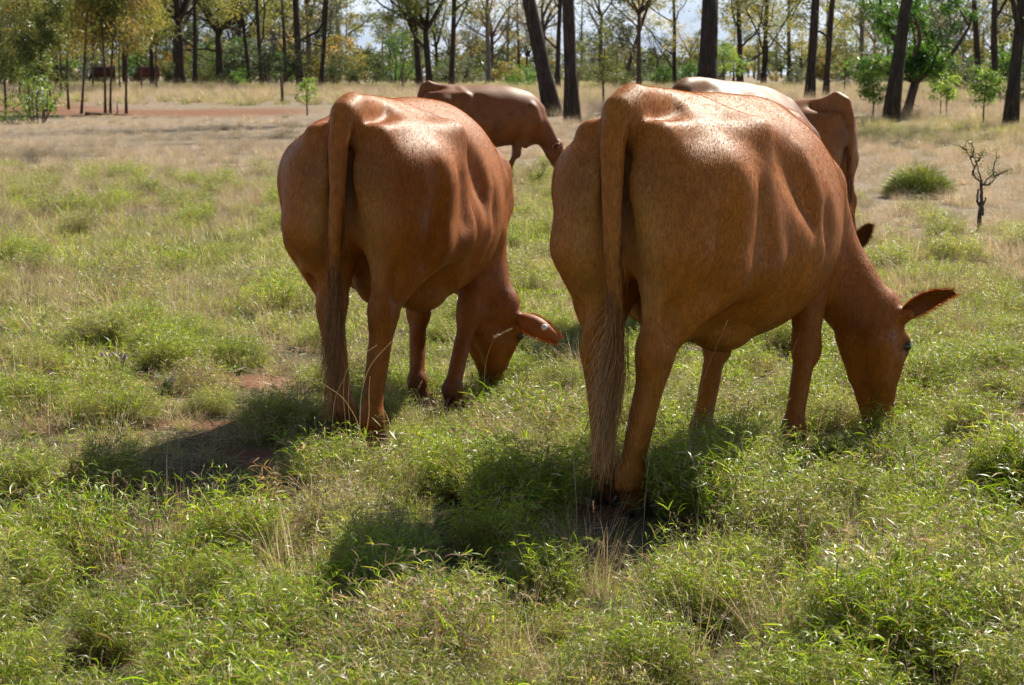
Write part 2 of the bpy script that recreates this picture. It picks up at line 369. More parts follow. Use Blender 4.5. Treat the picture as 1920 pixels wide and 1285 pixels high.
        foot = vec((leg[0], leg[1], g)); knee = vec((elb[0] * 0.42 + leg[0] * 0.58 + 0.045, elb[1] * 0.35 + leg[1] * 0.65, 0.40 + g * 0.6))
        F.cone(elb + (0.01, 0, -0.02), knee + (0, 0, 0.05), 0.085, 0.052, 0.04)
        F.ell(knee + (0.008, 0, 0), (0.056, 0.058, 0.075), 0.025)
        fet = foot + (-0.02, 0, 0.125)
        F.cone(knee, fet, 0.040, 0.034, 0.03); F.cone(knee + (-0.02, 0, -0.04), fet + (-0.022, 0, 0.02), 0.022, 0.022, 0.02); F.ell(fet, (0.047, 0.045, 0.048), 0.02)
        F.cone(fet, foot + (0.012, 0, 0.05), 0.038, 0.046, 0.02)
        for q in (1, -1): F.ell(fet + (-0.043, q * 0.02, -0.02), (0.016, 0.013, 0.016), 0.008)
        # hollow in front of the hook, flank fold
        F.chain([(0.64, s * (B * 0.78 + 0.045), b - 0.17), (0.70, s * (B * 0.90 + 0.055), b - 0.30), (0.80, s * (B * 0.98 + 0.07), b - 0.44)], [0.05 * bo, 0.055 * bo, 0.045], 0.11, carve=True)
        F.ell((0.10, s * 0.095, b + 0.0), (0.10, 0.028 * bo, 0.045), 0.07, carve=True)
        F.cone((0.47, s * 0.27, 0.76), (0.66, s * 0.22, 0.60), 0.035, 0.03, 0.07)
    for s in (1, -1):
        for k in range(4):
            xr = 0.82 + 0.11 * k; Bk = B * (0.985 - 0.055 * k); F.chain([(xr, s * Bk * 0.72, b - 0.18), (xr - 0.02, s * Bk * 0.92, b - 0.33), (xr - 0.06, s * Bk * 0.985, b - 0.50), (xr - 0.12, s * Bk * 0.90, b - 0.64)], [0.010, 0.014, 0.015, 0.010], 0.06)
    F.cone((-0.05, 0, b - 0.18), (-0.075, 0, 0.72), 0.046, 0.056, 0.04, carve=True)      # cleft between the quarters
    # udder / sheath fold
    F.ell((0.40, 0, 0.62), (0.14, 0.11, 0.12), 0.05)
    F.ell((0.62, -0.10, 0.535), (0.15, 0.10, 0.075), 0.035)
    # brisket and dewlap
    F.ell((1.52, 0, 0.66), (0.15, 0.095, 0.15), 0.08)
    F.cone((1.58, 0, 0.80), (1.42, 0, 0.50), 0.08, 0.045, 0.06, flat=((0, 1, 0), 0.6))
    # neck
    P = vec(p['poll']); M = vec(p['muz']); u = unit(M - P); n = vec(p['face']); n = unit(n - u * (n @ u)); sd = np.cross(n, u)   # sd: the animal's left when face points ahead
    s0 = vec((1.50, 0, 0.95)); nk1 = s0 * 0.55 + (P - n * 0.06) * 0.45 + vec((0.0, 0, 0.0))
    nb = P - n * 0.07 + u * 0.02
    F.chain([(1.38, 0, w - 0.18), nk1 + (0.02, 0, 0.03), nb], [0.12, 0.098, 0.078], 0.08, flat=None)
    F.chain([s0 + (0, 0, -0.08), nk1 + (-0.02, 0, -0.07), P - n * 0.13 + u * 0.10], [0.16, 0.110, 0.072], 0.08)
    F.cone((1.60, 0, 0.74), P - n * 0.15 + u * 0.12, 0.07, 0.045, 0.08)
    # head
    H = lambda a, c, e: P + u * a + n * c + sd * e
    L = np.linalg.norm(M - P); q = L / 0.52
    F.ell(H(0.07 * q, -0.045, 0), (0.10 * q, 0.085, 0.098), 0.05, (u, n, sd))
    F.ell(H(0.17 * q, -0.045, 0), (0.13 * q, 0.075, 0.092), 0.04, (u, n, sd))
    F.cone(H(0.18 * q, -0.04, 0), H(0.40 * q, -0.045, 0), 0.074, 0.050, 0.03)
    F.ell(H(0.455 * q, -0.05, 0), (0.062 * q, 0.055, 0.068), 0.022, (u, n, sd))
    F.ell(H(0.49 * q, -0.075, 0), (0.035, 0.035, 0.045), 0.02, (u, n, sd))
    F.ell(H(-0.005, -0.03, 0), (0.055, 0.06, 0.07), 0.035, (u, n, sd))
    for e in (1, -1):
        F.cone(H(0.11 * q, -0.165, e * 0.050), H(0.25 * q, -0.130, e * 0.042), 0.062, 0.042, 0.03); F.ell(H(0.14 * q, -0.125, e * 0.078), (0.075, 0.060, 0.026), 0.02, (u, n, sd))
        F.cone(H(0.25 * q, -0.130, e * 0.040), H(0.43 * q, -0.088, e * 0.025), 0.040, 0.028, 0.025)
        F.ell(H(0.15 * q, -0.008, e * 0.084), (0.052, 0.030, 0.030), 0.018, (u, n, sd)); F.ell(H(0.163 * q, -0.014, e * 0.112), (0.026, 0.017, 0.016), 0.012, (u, n, sd), carve=True)
        F.cone(H(0.20 * q, -0.060, e * 0.078), H(0.32 * q, -0.080, e * 0.058), 0.020, 0.014, 0.05)
        F.ell(H(0.485 * q, -0.018, e * 0.032), (0.020, 0.016, 0.013), 0.008, (u, n, sd), carve=True)
        F.cone(H(0.04, -0.045, e * 0.09), H(0.03, -0.045, e * 0.125), 0.035, 0.026, 0.02)
    F.cone(H(0.50 * q, -0.10, 0.05), H(0.42 * q, -0.095, 0.075), 0.006, 0.004, 0.008, carve=True)
    F.cone(H(0.50 * q, -0.10, -0.05), H(0.42 * q, -0.095, -0.075), 0.006, 0.004, 0.008, carve=True)
    # tail
    T = p['tail']; F.chain([(0.17, 0, b - 0.02)] + list(T[:2]), [0.05, 0.052, 0.050], 0.06); F.chain(T, [0.053, 0.050, 0.040, 0.031, 0.026, 0.018, 0.013][:len(T)], 0.006)
    V, Q = F.surface()
    V = V + 0
    fr = dict(P=P, u=u, n=n, sd=sd, q=q, H=H)
    return V, Q, fr
def mat_coat(name, sat=1.0, dark=1.0):
    m, nt, pb, out = newmat(name)
    oc = objc(nt); at_ = nt.nodes.new('ShaderNodeAttribute'); at_.attribute_name = 'Col'
    big = noise_n(nt, 5.0, 4, 0.6, oc); mid = noise_n(nt, 28, 4, 0.6, oc)
    mp_ = nt.nodes.new('ShaderNodeMapping'); mp_.inputs['Scale'].default_value = (70, 170, 30); nt.links.new(oc, mp_.inputs['Vector'])
    fine = nt.nodes.new('ShaderNodeTexNoise'); fine.inputs['Scale'].default_value = 1.0; fine.inputs['Detail'].default_value = 3; nt.links.new(mp_.outputs[0], fine.inputs['Vector'])
    c = mixc(nt, 1.0, at_.outputs['Color'], ramp(nt, big, [(0.3, (0.78, 0.74, 0.70)), (0.5, (1, 1, 1)), (0.72, (1.16, 1.12, 1.08))]), 'MULTIPLY')
    c = mixc(nt, 1.0, c, ramp(nt, mid, [(0.3, (0.86, 0.85, 0.84)), (0.7, (1.12, 1.12, 1.12))]), 'MULTIPLY')
    c = mixc(nt, 1.0, c, ramp(nt, fine.outputs['Fac'], [(0.32, (0.84, 0.80, 0.76)), (0.68, (1.16, 1.17, 1.18))]), 'MULTIPLY')
    st_ = noise_n(nt, 2.6, 7, 0.62, oc, 0.8)
    c = mixc(nt, 1.0, c, ramp(nt, st_, [(0.30, (0.66, 0.62, 0.60)), (0.40, (0.95, 0.95, 0.95)), (0.62, (1.0, 1.0, 1.0)), (0.72, (1.12, 1.16, 1.25))]), 'MULTIPLY')
    gr = nt.nodes.new('ShaderNodeTexVoronoi'); gr.inputs['Scale'].default_value = 26; gr.feature = 'F1'; nt.links.new(oc, gr.inputs['Vector'])
    sel = noise_n(nt, 7.0, 2, 0.5, oc); sp_ = mathn(nt, 'MULTIPLY', mathn(nt, 'LESS_THAN', gr.outputs['Distance'], 0.11), mathn(nt, 'GREATER_THAN', sel, 0.60))
    c = mixc(nt, mathn(nt, 'MULTIPLY', sp_, 0.65), c, (0.07, 0.045, 0.03))
    nt.links.new(c, pb.inputs['Base Color'])
    pb.inputs['Roughness'].default_value = 0.56; pb.inputs['Specular IOR Level'].default_value = 0.26
    pb.inputs['Sheen Weight'].default_value = 0.0; pb.inputs['Sheen Roughness'].default_value = 0.35; pb.inputs['Sheen Tint'].default_value = (1.0, 0.80, 0.62, 1)
    h1 = mathn(nt, 'MULTIPLY', fine.outputs['Fac'], 1.0)
    wr = noise_n(nt, 14, 5, 0.55, oc, 0.6); h2 = mathn(nt, 'MULTIPLY_ADD', wr, 0.35); 
    nt.links.new(h1, h2.node.inputs[2])
    nt.links.new(bump(nt, h2, 0.30, 0.004), pb.inputs['Normal'])
    return m
def mat_simple(name, col, rough=0.6, scale=60, var=0.25, bstr=0.2, spec=0.4):
    m, nt, pb, out = newmat(name); oc = objc(nt); f = noise_n(nt, scale, 5, 0.6, oc)
    lo = tuple(c * (1 - var) for c in col); hi = tuple(min(1, c * (1 + var)) for c in col)
    nt.links.new(ramp(nt, f, [(0.3, lo), (0.7, hi)]), pb.inputs['Base Color']); pb.inputs['Roughness'].default_value = rough
    pb.inputs['Specular IOR Level'].default_value = spec
    nt.links.new(bump(nt, f, bstr, 0.005), pb.inputs['Normal']); return m
def mat_hair(name):
    m, nt, pb, out = newmat(name); a = nt.nodes.new('ShaderNodeAttribute'); a.attribute_name = 'Col'
    oc = objc(nt); f = noise_n(nt, 40, 3, 0.6, oc)
    c = mixc(nt, 1.0, a.outputs['Color'], ramp(nt, f, [(0.3, (0.8, 0.8, 0.8)), (0.7, (1.2, 1.2, 1.2))]), 'MULTIPLY')
    nt.links.new(c, pb.inputs['Base Color']); pb.inputs['Roughness'].default_value = 0.42
    tr = nt.nodes.new('ShaderNodeBsdfTranslucent'); nt.links.new(c, tr.inputs['Color']); ms = nt.nodes.new('ShaderNodeMixShader'); ms.inputs[0].default_value = 0.35
    nt.links.new(pb.outputs[0], ms.inputs[1]); nt.links.new(tr.outputs[0], ms.inputs[2]); nt.links.new(ms.outputs[0], out.inputs['Surface'])
    return m
M_coat = mat_coat('russet_coat'); M_hair = mat_hair('animal_hair')
M_fur = mat_hair('coat_hair'); M_fur.node_tree.nodes['Mix Shader'].inputs[0].default_value = 0.25; M_fur.node_tree.nodes['Principled BSDF'].inputs['Specular IOR Level'].default_value = 0.20; M_fur.node_tree.nodes['Principled BSDF'].inputs['Roughness'].default_value = 0.62
M_hoof = mat_simple('hoof_horn', (0.045, 0.032, 0.024), 0.5, 40, 0.4)
M_eye = mat_simple('wet_eye', (0.010, 0.007, 0.006), 0.08, 20, 0.2, 0.0, 0.8)
M_tag = mat_simple('ear_tag_plastic', (0.72, 0.70, 0.66), 0.35, 30, 0.06, 0.02)

def strand(mb, pts, r, col, col2=None):
    """thin flat-sided hair: a 3-sided tapering tube"""
    n = len(pts); rr = r * np.linspace(1, 0.25, n)
    V, Q, T = tube(pts, rr, 3, cap=False); C = (*col, 1)
    if col2 is not None: t = np.repeat(np.linspace(0, 1, n), 3)[:, None]; C = np.hstack([vec(col) * (1 - t) + vec(col2) * t, np.ones((n * 3, 1))])
    mb.add(V, Q, None, C)

def coat_colour(V, p, fr, base):
    x, y, z = V.T; ay = np.abs(y); C = np.tile(vec(base), (len(V), 1))
    def blend(w, col):
        w = np.clip(w, 0, 1)[:, None]; C[:] = C * (1 - w) + vec(col) * w
    def g(cx, cy, cz, sx, sy, sz, absy=True):
        yy = ay if absy else y
        return np.exp(-(((x - cx) / sx) ** 2 + ((yy - cy) / sy) ** 2 + ((z - cz) / sz) ** 2))
    b0 = vec(base)
    blend(0.9 * sstep(0.16, 0.0, x) * np.exp(-((ay - 0.10) / 0.07) ** 2) * sstep(0.55, 0.75, z) * sstep(1.22, 0.95, z), b0 * (1.12, 1.55, 4.0))
    blend(0.75 * sstep(0.72, 0.50, z) * sstep(0.3, 0.5, x) * sstep(1.1, 0.9, x), b0 * (1.05, 1.28, 2.4))
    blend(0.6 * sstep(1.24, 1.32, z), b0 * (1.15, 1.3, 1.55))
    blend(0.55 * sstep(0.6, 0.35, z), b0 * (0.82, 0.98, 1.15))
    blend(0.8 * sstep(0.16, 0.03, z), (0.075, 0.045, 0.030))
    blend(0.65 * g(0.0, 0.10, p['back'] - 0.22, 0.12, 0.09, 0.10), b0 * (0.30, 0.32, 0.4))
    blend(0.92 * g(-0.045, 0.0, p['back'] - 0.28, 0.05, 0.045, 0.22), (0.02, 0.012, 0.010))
    blend(0.5 * g(0.06, 0.14, 0.52, 0.05, 0.08, 0.05), b0 * (0.75, 0.9, 1.1))
    # neck and head a deeper red, muzzle and eye rims darker
    d = np.linalg.norm(V - (fr['P'] + fr['u'] * 0.2), axis=1); blend(0.55 * sstep(0.75, 0.35, d), b0 * (0.72, 0.60, 0.55))
    M = fr['P'] + fr['u'] * 0.52 * fr['q']; dm = np.linalg.norm(V - M, axis=1); blend(0.75 * sstep(0.13, 0.05, dm), (0.12, 0.055, 0.035))
    for e in (1, -1):
        de = np.linalg.norm(V - fr['H'](0.155 * fr['q'], -0.008, e * 0.095), axis=1); blend(0.8 * sstep(0.045, 0.02, de), (0.05, 0.022, 0.012))
    return np.hstack([C, np.ones((len(V), 1))])

def make_ear(parent, base, d, openn, L=0.20, w=0.054, tagged=False, rng=None, col=(0.27, 0.095, 0.033)):
    d = unit(d); o = vec(openn); o = unit(o - d * (o @ d)); s_ = np.cross(d, o); nu, nv = 15, 13
    def P_(u, v, off):
        ww = w * (np.sin(math.pi * (0.14 + u * 0.80)) ** 0.65) * (1 - 0.12 * u)
        ww = max(ww, 0.030 * (1 - u)); ph = v * (1.35 - 0.55 * u)
        q = vec(base) + d * (L * u) + s_ * ww * math.sin(ph) - o * (ww * math.cos(ph) * 0.85 + off) + o * 0.02 * u * u
        return q
    V = []; C = []
    for side in (0, 1):
        for i in range(nu):
            for j in range(nv):
                v = -1 + 2 * j / (nv - 1); u = i / (nu - 1); t = 0.004 if 0 < j < nv - 1 and i < nu - 1 else 0.0
                V.append(P_(u, v, t if side else -t)); C.append((*(vec(col) * ((1.0, 1.0, 1.0) if side else (0.45, 0.42, 0.45))), 1))
    V = np.array(V); Q = []
    for side in (0, 1):
        o_ = side * nu * nv
        for i in range(nu - 1):
            for j in range(nv - 1):
                a = o_ + i * nv + j; q = (a, a + 1, a + nv + 1, a + nv); Q.append(q if side else q[::-1])
    mb = MB(); mb.add(V, Q, None, np.array(C)); ear = mb.build('ear', M_coat, parent)
    # fringe of hair round the rim and inside
    hb = MB()
    for k in range(900):
        u = rng.uniform(0.05, 1.0); e = rng.choice([-1, 1]) if rng.random() < 0.75 else rng.uniform(-1, 1)
        p0 = P_(u, e, 0.0); out = s_ * e * 0.7 + d * (0.5 + 0.6 * u) + o * rng.uniform(0.0, 0.8) + rng.normal(0, 0.25, 3); out = unit(out); l = rng.uniform(0.008, 0.024)
        strand(hb, np.array([p0, p0 + out * l * 0.5, p0 + out * l + d * l * 0.2]), 0.0006, vec(col) * rng.uniform(1.1, 2.3) * (1.15, 1.0, 0.8))
    hb.build('ear_fringe', M_hair, ear)
    if tagged:
        c0 = P_(0.62, 0.1, 0.012) ; nn = -o; a = np.cross(d, nn); mb = MB(); ang = np.linspace(0, 2 * np.pi, 15)[:-1]
        ring = [c0 + nn * t + (d * np.cos(ang)[:, None] + a * np.sin(ang)[:, None]) * r for t, r in ((0, 0.014), (0.003, 0.015), (0.006, 0.012), (0.009, 0.006))]
        Vt = np.vstack(ring + [(c0 + nn * 0.009)[None]]); Qt = [(r * 14 + j, r * 14 + (j + 1) % 14, (r + 1) * 14 + (j + 1) % 14, (r + 1) * 14 + j) for r in range(3) for j in range(14)]
        Tt = [(3 * 14 + j, 3 * 14 + (j + 1) % 14, 56) for j in range(14)]
        mb.add(Vt, Qt, Tt); mb.build('ear_tag', M_tag, ear)
    return ear

def make_hoof(parent, foot, g):
    mb = MB()
    for s in (1, -1):
        V = []; rows = [(0.0, 1.0), (0.02, 0.97), (0.045, 0.88), (0.06, 0.75)]; n = 10
        for (z, f) in rows:
            for j in range(n):
                a = 2 * math.pi * j / n; x = math.cos(a); y = math.sin(a)
                V.append((foot[0] + 0.022 + (0.058 * f) * x * (1.25 if x > 0 else 0.8) - 0.35 * z, foot[1] + s * 0.025 + 0.024 * f * y * (1 - 0.2 * max(0, x)), g + z - 0.012))
        Q = [(r * n + j, r * n + (j + 1) % n, (r + 1) * n + (j + 1) % n, (r + 1) * n + j) for r in range(3) for j in range(n)]
        V.append(tuple(np.mean(V[-n:], 0))); T = [(3 * n + j, 3 * n + (j + 1) % n, 4 * n) for j in range(n)]
        mb.add(np.array(V), Q, T)
    return mb.build('hoof', M_hoof, parent)

def make_fur(V, Q, Col, n, parent, rng, name='fur', lscale=1.0):
    """short hairs lying along the body, one thin leaf-shaped face each"""
    A, B, C_ = V[Q[:, 0]], V[Q[:, 1]], V[Q[:, 2]]; area = np.linalg.norm(np.cross(B - A, C_ - A), axis=1)
    f = rng.choice(len(Q), n, p=area / area.sum()); w = rng.random((n, 2))
    P = (V[Q[f, 0]] * ((1 - w[:, :1]) * (1 - w[:, 1:])) + V[Q[f, 1]] * (w[:, :1] * (1 - w[:, 1:])) + V[Q[f, 2]] * (w[:, :1] * w[:, 1:]) + V[Q[f, 3]] * ((1 - w[:, :1]) * w[:, 1:]))
    nn = np.cross(V[Q[f, 2]] - V[Q[f, 0]], V[Q[f, 3]] - V[Q[f, 1]]); nn /= np.linalg.norm(nn, axis=1)[:, None] + 1e-9
    flow = np.tile([-0.55, 0, -0.85], (n, 1)); flow[:, 2] += 0.3 * np.sin(P[:, 0] * 7 + P[:, 2] * 5); flow[:, 0] += 0.25 * np.sin(P[:, 2] * 9); flow += rng.normal(0, 0.22, (n, 3))
    flow -= nn * np.sum(flow * nn, 1)[:, None]; flow /= np.linalg.norm(flow, axis=1)[:, None] + 1e-9
    L = rng.uniform(0.006, 0.013, n)[:, None] * lscale; lift = rng.uniform(0.10, 0.38, n)[:, None]
    d = flow + nn * lift; d /= np.linalg.norm(d, axis=1)[:, None]; sd = np.cross(d, nn); sd /= np.linalg.norm(sd, axis=1)[:, None] + 1e-9
    wd = 0.0005 * rng.uniform(0.7, 1.3, n)[:, None]; P = P + nn * 0.0003
    tip = P + d * L; mid = P + d * L * 0.5
    VV = np.stack([P - sd * wd, P + sd * wd, mid + sd * wd * 0.8, tip, mid - sd * wd * 0.8], 1).reshape(-1, 3)
    i = np.arange(n)[:, None] * 5; Qd = i + np.array([[0, 1, 2, 4]]); T = i + np.array([[4, 2, 3]])
    c = Col[Q[f, 0]] * rng.uniform(0.85, 1.6, n)[:, None]; c[:, 3] = 1; CC = np.repeat(c, 5, 0)
    return mesh_obj(name, VV, [Qd, T], M_fur, parent, True, {'Col': CC})

def make_cow(name, p_over, loc, heading, label, scale=1.0, base=(0.345, 0.112, 0.009), head_w=None, detail=True, group=None, tagged=None, fur=0, seed=1, pitch=0.0, switch=True):
    """heading: degrees from +Y towards +X"""
    rng = np.random.default_rng(seed)
    p = dict(BASE); p.update(p_over); th = R(heading)
    u = np.array([math.sin(th), math.cos(th), 0]); v = np.array([-math.cos(th), math.sin(th), 0])
    o0 = vec(loc)
    def w2l(q): q = vec(q) - o0; return np.array([q @ u, q @ v, q[2]])
    def d2l(q): q = vec(q); return np.array([q @ u, q @ v, q[2]])
    if head_w:
        p['poll'] = w2l(head_w['poll']); p['muz'] = w2l(head_w['muz']); p['face'] = d2l(head_w['face'])
    if 'feet_heading' in p:      # feet planted in the frame of another heading
        t2 = R(p['feet_heading']); u2 = np.array([math.sin(t2), math.cos(t2), 0]); v2 = np.array([-math.cos(t2), math.sin(t2), 0])
        for k in ('hl', 'hr', 'fl', 'fr'): w_ = u2 * p[k][0] + v2 * p[k][1]; p[k] = (float(w_ @ u), float(w_ @ v))
    for k, g in (('hl', 'gl'), ('hr', 'gr'), ('fl', 'gfl'), ('fr', 'gfr')):
        wx = o0 + u * p[k][0] + v * p[k][1]; p[g] = GZ(wx[0], wx[1]) - o0[2]
    V, Q, fr = cow_body(p)
    root = empty(name, tuple(o0), math.pi / 2 - th)
    tag(root, label, 'cow', group); root.scale = (scale,) * 3
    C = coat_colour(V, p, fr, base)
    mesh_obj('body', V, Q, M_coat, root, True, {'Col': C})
    for k, g in (('hl', 'gl'), ('hr', 'gr'), ('fl', 'gfl'), ('fr', 'gfr')): make_hoof(root, p[k], p[g])
    H = fr['H']; q = fr['q']
    for e in (1, -1):
        c = H(0.155 * q, -0.010, e * 0.098); mb = MB(); n = 12
        ph = np.linspace(0, np.pi, 9)[:, None]; ta = np.linspace(0, 2 * np.pi, n + 1)[:-1][None]
        X = np.stack([np.sin(ph) * np.cos(ta), np.sin(ph) * np.sin(ta), np.cos(ph) * np.ones_like(ta)], -1).reshape(-1, 3) * 0.019 + c
        Qd = [(i * n + j, i * n + (j + 1) % n, (i + 1) * n + (j + 1) % n, (i + 1) * n + j) for i in range(8) for j in range(n)]
        mb.add(X, Qd); mb.build('eye', M_eye, root)
    for k, e in enumerate((1, -1)):
        if head_w and 'ears' in head_w and head_w['ears'][k] is not None: d = d2l(head_w['ears'][k][0]); op = d2l(head_w['ears'][k][1])
        else: d = fr['sd'] * e - fr['u'] * 0.25 - fr['n'] * 0.1; op = fr['n'] * 0.6 + fr['u'] * 0.5
        make_ear(root, H(0.035, -0.045, e * 0.115), d, op, tagged=(tagged == e), rng=rng, col=vec(base) * (0.95, 0.85, 0.8), L=0.205 if detail else 0.22)
    if detail:      # longer hair on the poll and brow
        hb = MB()
        for _ in range(420):
            e_ = rng.normal(0, 0.035); s0 = H(rng.uniform(-0.04, 0.07), 0.022 - 3.5 * e_ * e_ + rng.normal(0, 0.004), e_); d_ = unit(fr['u'] * rng.uniform(0.4, 1.0) + fr['n'] * rng.uniform(0.2, 0.7) + fr['sd'] * rng.normal(0, 0.4)); l_ = rng.uniform(0.015, 0.035)
            strand(hb, np.array([s0, s0 + d_ * l_ * 0.5, s0 + d_ * l_ * 0.9 + fr['u'] * l_ * 0.2]), 0.0007, vec(base) * rng.uniform(0.8, 1.7))
        hb.build('forelock_hair', M_hair, root)
    if switch:
        T = p['tail']; tip = vec(T[-1]); up = vec(T[-2]); hb = MB(); ns = 950 if detail else 90
        for i in range(ns):
            t0 = rng.uniform(0, 1) ** 0.7; s0 = up + (tip - up) * t0 + rng.normal(0, 0.010, 3)
            if i % 4 == 0:      # shorter hairs thickening the end of the tail itself
                a_ = vec(T[-3]); s0 = a_ + (up - a_) * rng.uniform(0.1, 1) + rng.normal(0, 1, 3) * (0.012, 0.018, 0.01); q_ = s0 + (tip - up) * rng.uniform(0.25, 0.55)
                mid_ = (s0 + q_) / 2 + rng.normal(0, 0.006, 3); strand(hb, np.array([s0, mid_, q_]), 0.0012 if detail else 0.004, vec(base) * rng.uniform(0.7, 1.3)); continue
            L = p.get('swl', 0.46) * (rng.uniform(0.75, 1.08) if rng.random() < 0.65 else rng.uniform(0.4, 0.8)); spread = rng.normal(0, 0.017, 2) * (2.6 if rng.random() < 0.10 else 1) + vec(p.get('swd', (0.0, 0.0)))
            wv = rng.uniform(0, 6.28); n = 9; t = np.linspace(0, 1, n)[:, None]
            pts = s0 + np.array([0, 0, -1]) * L * t + np.hstack([spread[0] * t ** 1.6 * (0.3 + t) + 0.010 * np.sin(t * 7 + wv) * t, spread[1] * t ** 1.5 * (0.4 + t) + 0.014 * np.sin(t * 6 + wv * 1.7) * t + 0.012 * np.sin(t * 9 + 1.0) * t, 0 * t])
            bl = rng.uniform(0.7, 1.3); colr = (vec(p.get('swc', (0.78, 0.47, 0.20))) if rng.random() < 0.75 else vec((0.34, 0.15, 0.05))) * bl
            strand(hb, pts, 0.0012 if detail else 0.004, vec(base) * rng.uniform(0.6, 1.2), colr)
        hb.build('tail_switch', M_hair, root)
    if fur: make_fur(V, Q, C, fur, root, rng)
    return root, p, fr
# ------------------------------------------------------------------ the herd
FUR = 1
def P3(px, py, d): return ((px - CX) / FPX * d, d, CAM_H - (py - HORIZON) * d / FPX)
c2 = make_cow('cow', dict(h=0.011, belly=0.40, feet_heading=31, hl=(0.10, 0.10), hr=(-0.03, -0.055), fl=(0.97, 0.17), fr=(1.15, -0.12), back=1.32, withers=1.265, hipw=0.975, bony=1.35,
        tail=[(0.05, 0, 1.33), (-0.045, 0.005, 1.30), (-0.115, -0.005, 1.20), (-0.125, -0.008, 1.0), (-0.130, -0.015, 0.82), (-0.11, -0.03, 0.60)], swl=0.50, swd=(-0.01, 0.03)),
    (0.36, 5.92, GZ(0.36, 5.92)), 27, 'nearest large russet cow grazing, its head in full view and one ear raised',
    head_w=dict(poll=P3(1662, 566, 7.15), muz=P3(1676, 832, 7.18), face=(0.62, 0.78, 0.12), ears=(None, ((0.80, -0.32, 0.50), (0.1, -0.75, -0.5)))), fur=260000 if FUR else 0, seed=3)
c1 = make_cow('cow', dict(h=0.012, belly=0.35, swc=(0.52, 0.27, 0.10), hl=(0.22, 0.10), hr=(-0.02, -0.10), fl=(1.22, 0.10), fr=(1.06, -0.11), back=1.30, withers=1.20, hipw=1.04, bony=1.1,
        tail=[(0.05, 0, 1.31), (-0.04, 0.0, 1.285), (-0.11, 0.0, 1.18), (-0.13, 0.0, 1.0), (-0.14, 0.01, 0.82), (-0.12, 0.015, 0.58)], swl=0.48, swd=(-0.01, 0.01)),
    (-0.62, 7.10, GZ(-0.62, 7.10)), 14, 'plump red brown cow seen from behind, a round white tag in its drooping ear',
    base=(0.315, 0.096, 0.008), head_w=dict(poll=P3(952, 556, 8.4), muz=P3(940, 728, 8.7), face=(0.62, 0.78, 0.1), ears=(None, ((0.88, -0.30, -0.42), (0.0, 0.9, -0.5)))), tagged=-1, fur=160000 if FUR else 0, seed=5)
# ------------------------------------------------------------------ grass and weeds: too many to count, one object
def mat_leaf(name, trans=0.48, rough=0.38, inst=True, spec=0.34, dryc=(0.33, 0.265, 0.195)):
    m, nt, pb, out = newmat(name); a = nt.nodes.new('ShaderNodeAttribute'); a.attribute_name = 'Col'
    oi = nt.nodes.new('ShaderNodeObjectInfo'); c = a.outputs['Color']
    if inst:
        d = nt.nodes.new('ShaderNodeAttribute'); d.attribute_type = 'INSTANCER'; d.attribute_name = 'dry'
        al = mathn(nt, 'MULTIPLY', d.outputs['Fac'], 0.85)
        lum = nt.nodes.new('ShaderNodeRGBToBW'); nt.links.new(c, lum.inputs[0])
        k = mathn(nt, 'MULTIPLY_ADD', lum.outputs[0], 3.0); k.node.inputs[2].default_value = 0.45
        dc = nt.nodes.new('ShaderNodeVectorMath'); dc.operation = 'SCALE'; dc.inputs[0].default_value = dryc; nt.links.new(k, dc.inputs['Scale'])
        c = mixc(nt, al, c, dc.outputs[0])
    v = ramp(nt, oi.outputs['Random'], [(0.0, (0.72, 0.76, 0.70)), (0.5, (1.0, 1.0, 1.0)), (1.0, (1.32, 1.22, 1.15))])
    c = mixc(nt, 1.0, c, v, 'MULTIPLY')
    nt.links.new(c, pb.inputs['Base Color']); pb.inputs['Roughness'].default_value = rough; pb.inputs['Specular IOR Level'].default_value = spec
    tr = nt.nodes.new('ShaderNodeBsdfTranslucent')
    sc_ = nt.nodes.new('ShaderNodeSeparateColor'); nt.links.new(c, sc_.inputs[0]); gr_ = mathn(nt, 'MULTIPLY', mathn(nt, 'SUBTRACT', sc_.outputs['Green'], sc_.outputs['Red']), 12.0, True)
    c2_ = mixc(nt, gr_, mixc(nt, 1.0, c, (1.05, 1.0, 0.95), 'MULTIPLY'), mixc(nt, 1.0, c, (1.5, 1.55, 0.7), 'MULTIPLY')); nt.links.new(c2_, tr.inputs['Color'])
    ms = nt.nodes.new('ShaderNodeMixShader'); ms.inputs[0].default_value = trans
    nt.links.new(pb.outputs[0], ms.inputs[1]); nt.links.new(tr.outputs[0], ms.inputs[2]); nt.links.new(ms.outputs[0], out.inputs['Surface'])
    return m
M_grass = mat_leaf('grass_blades')
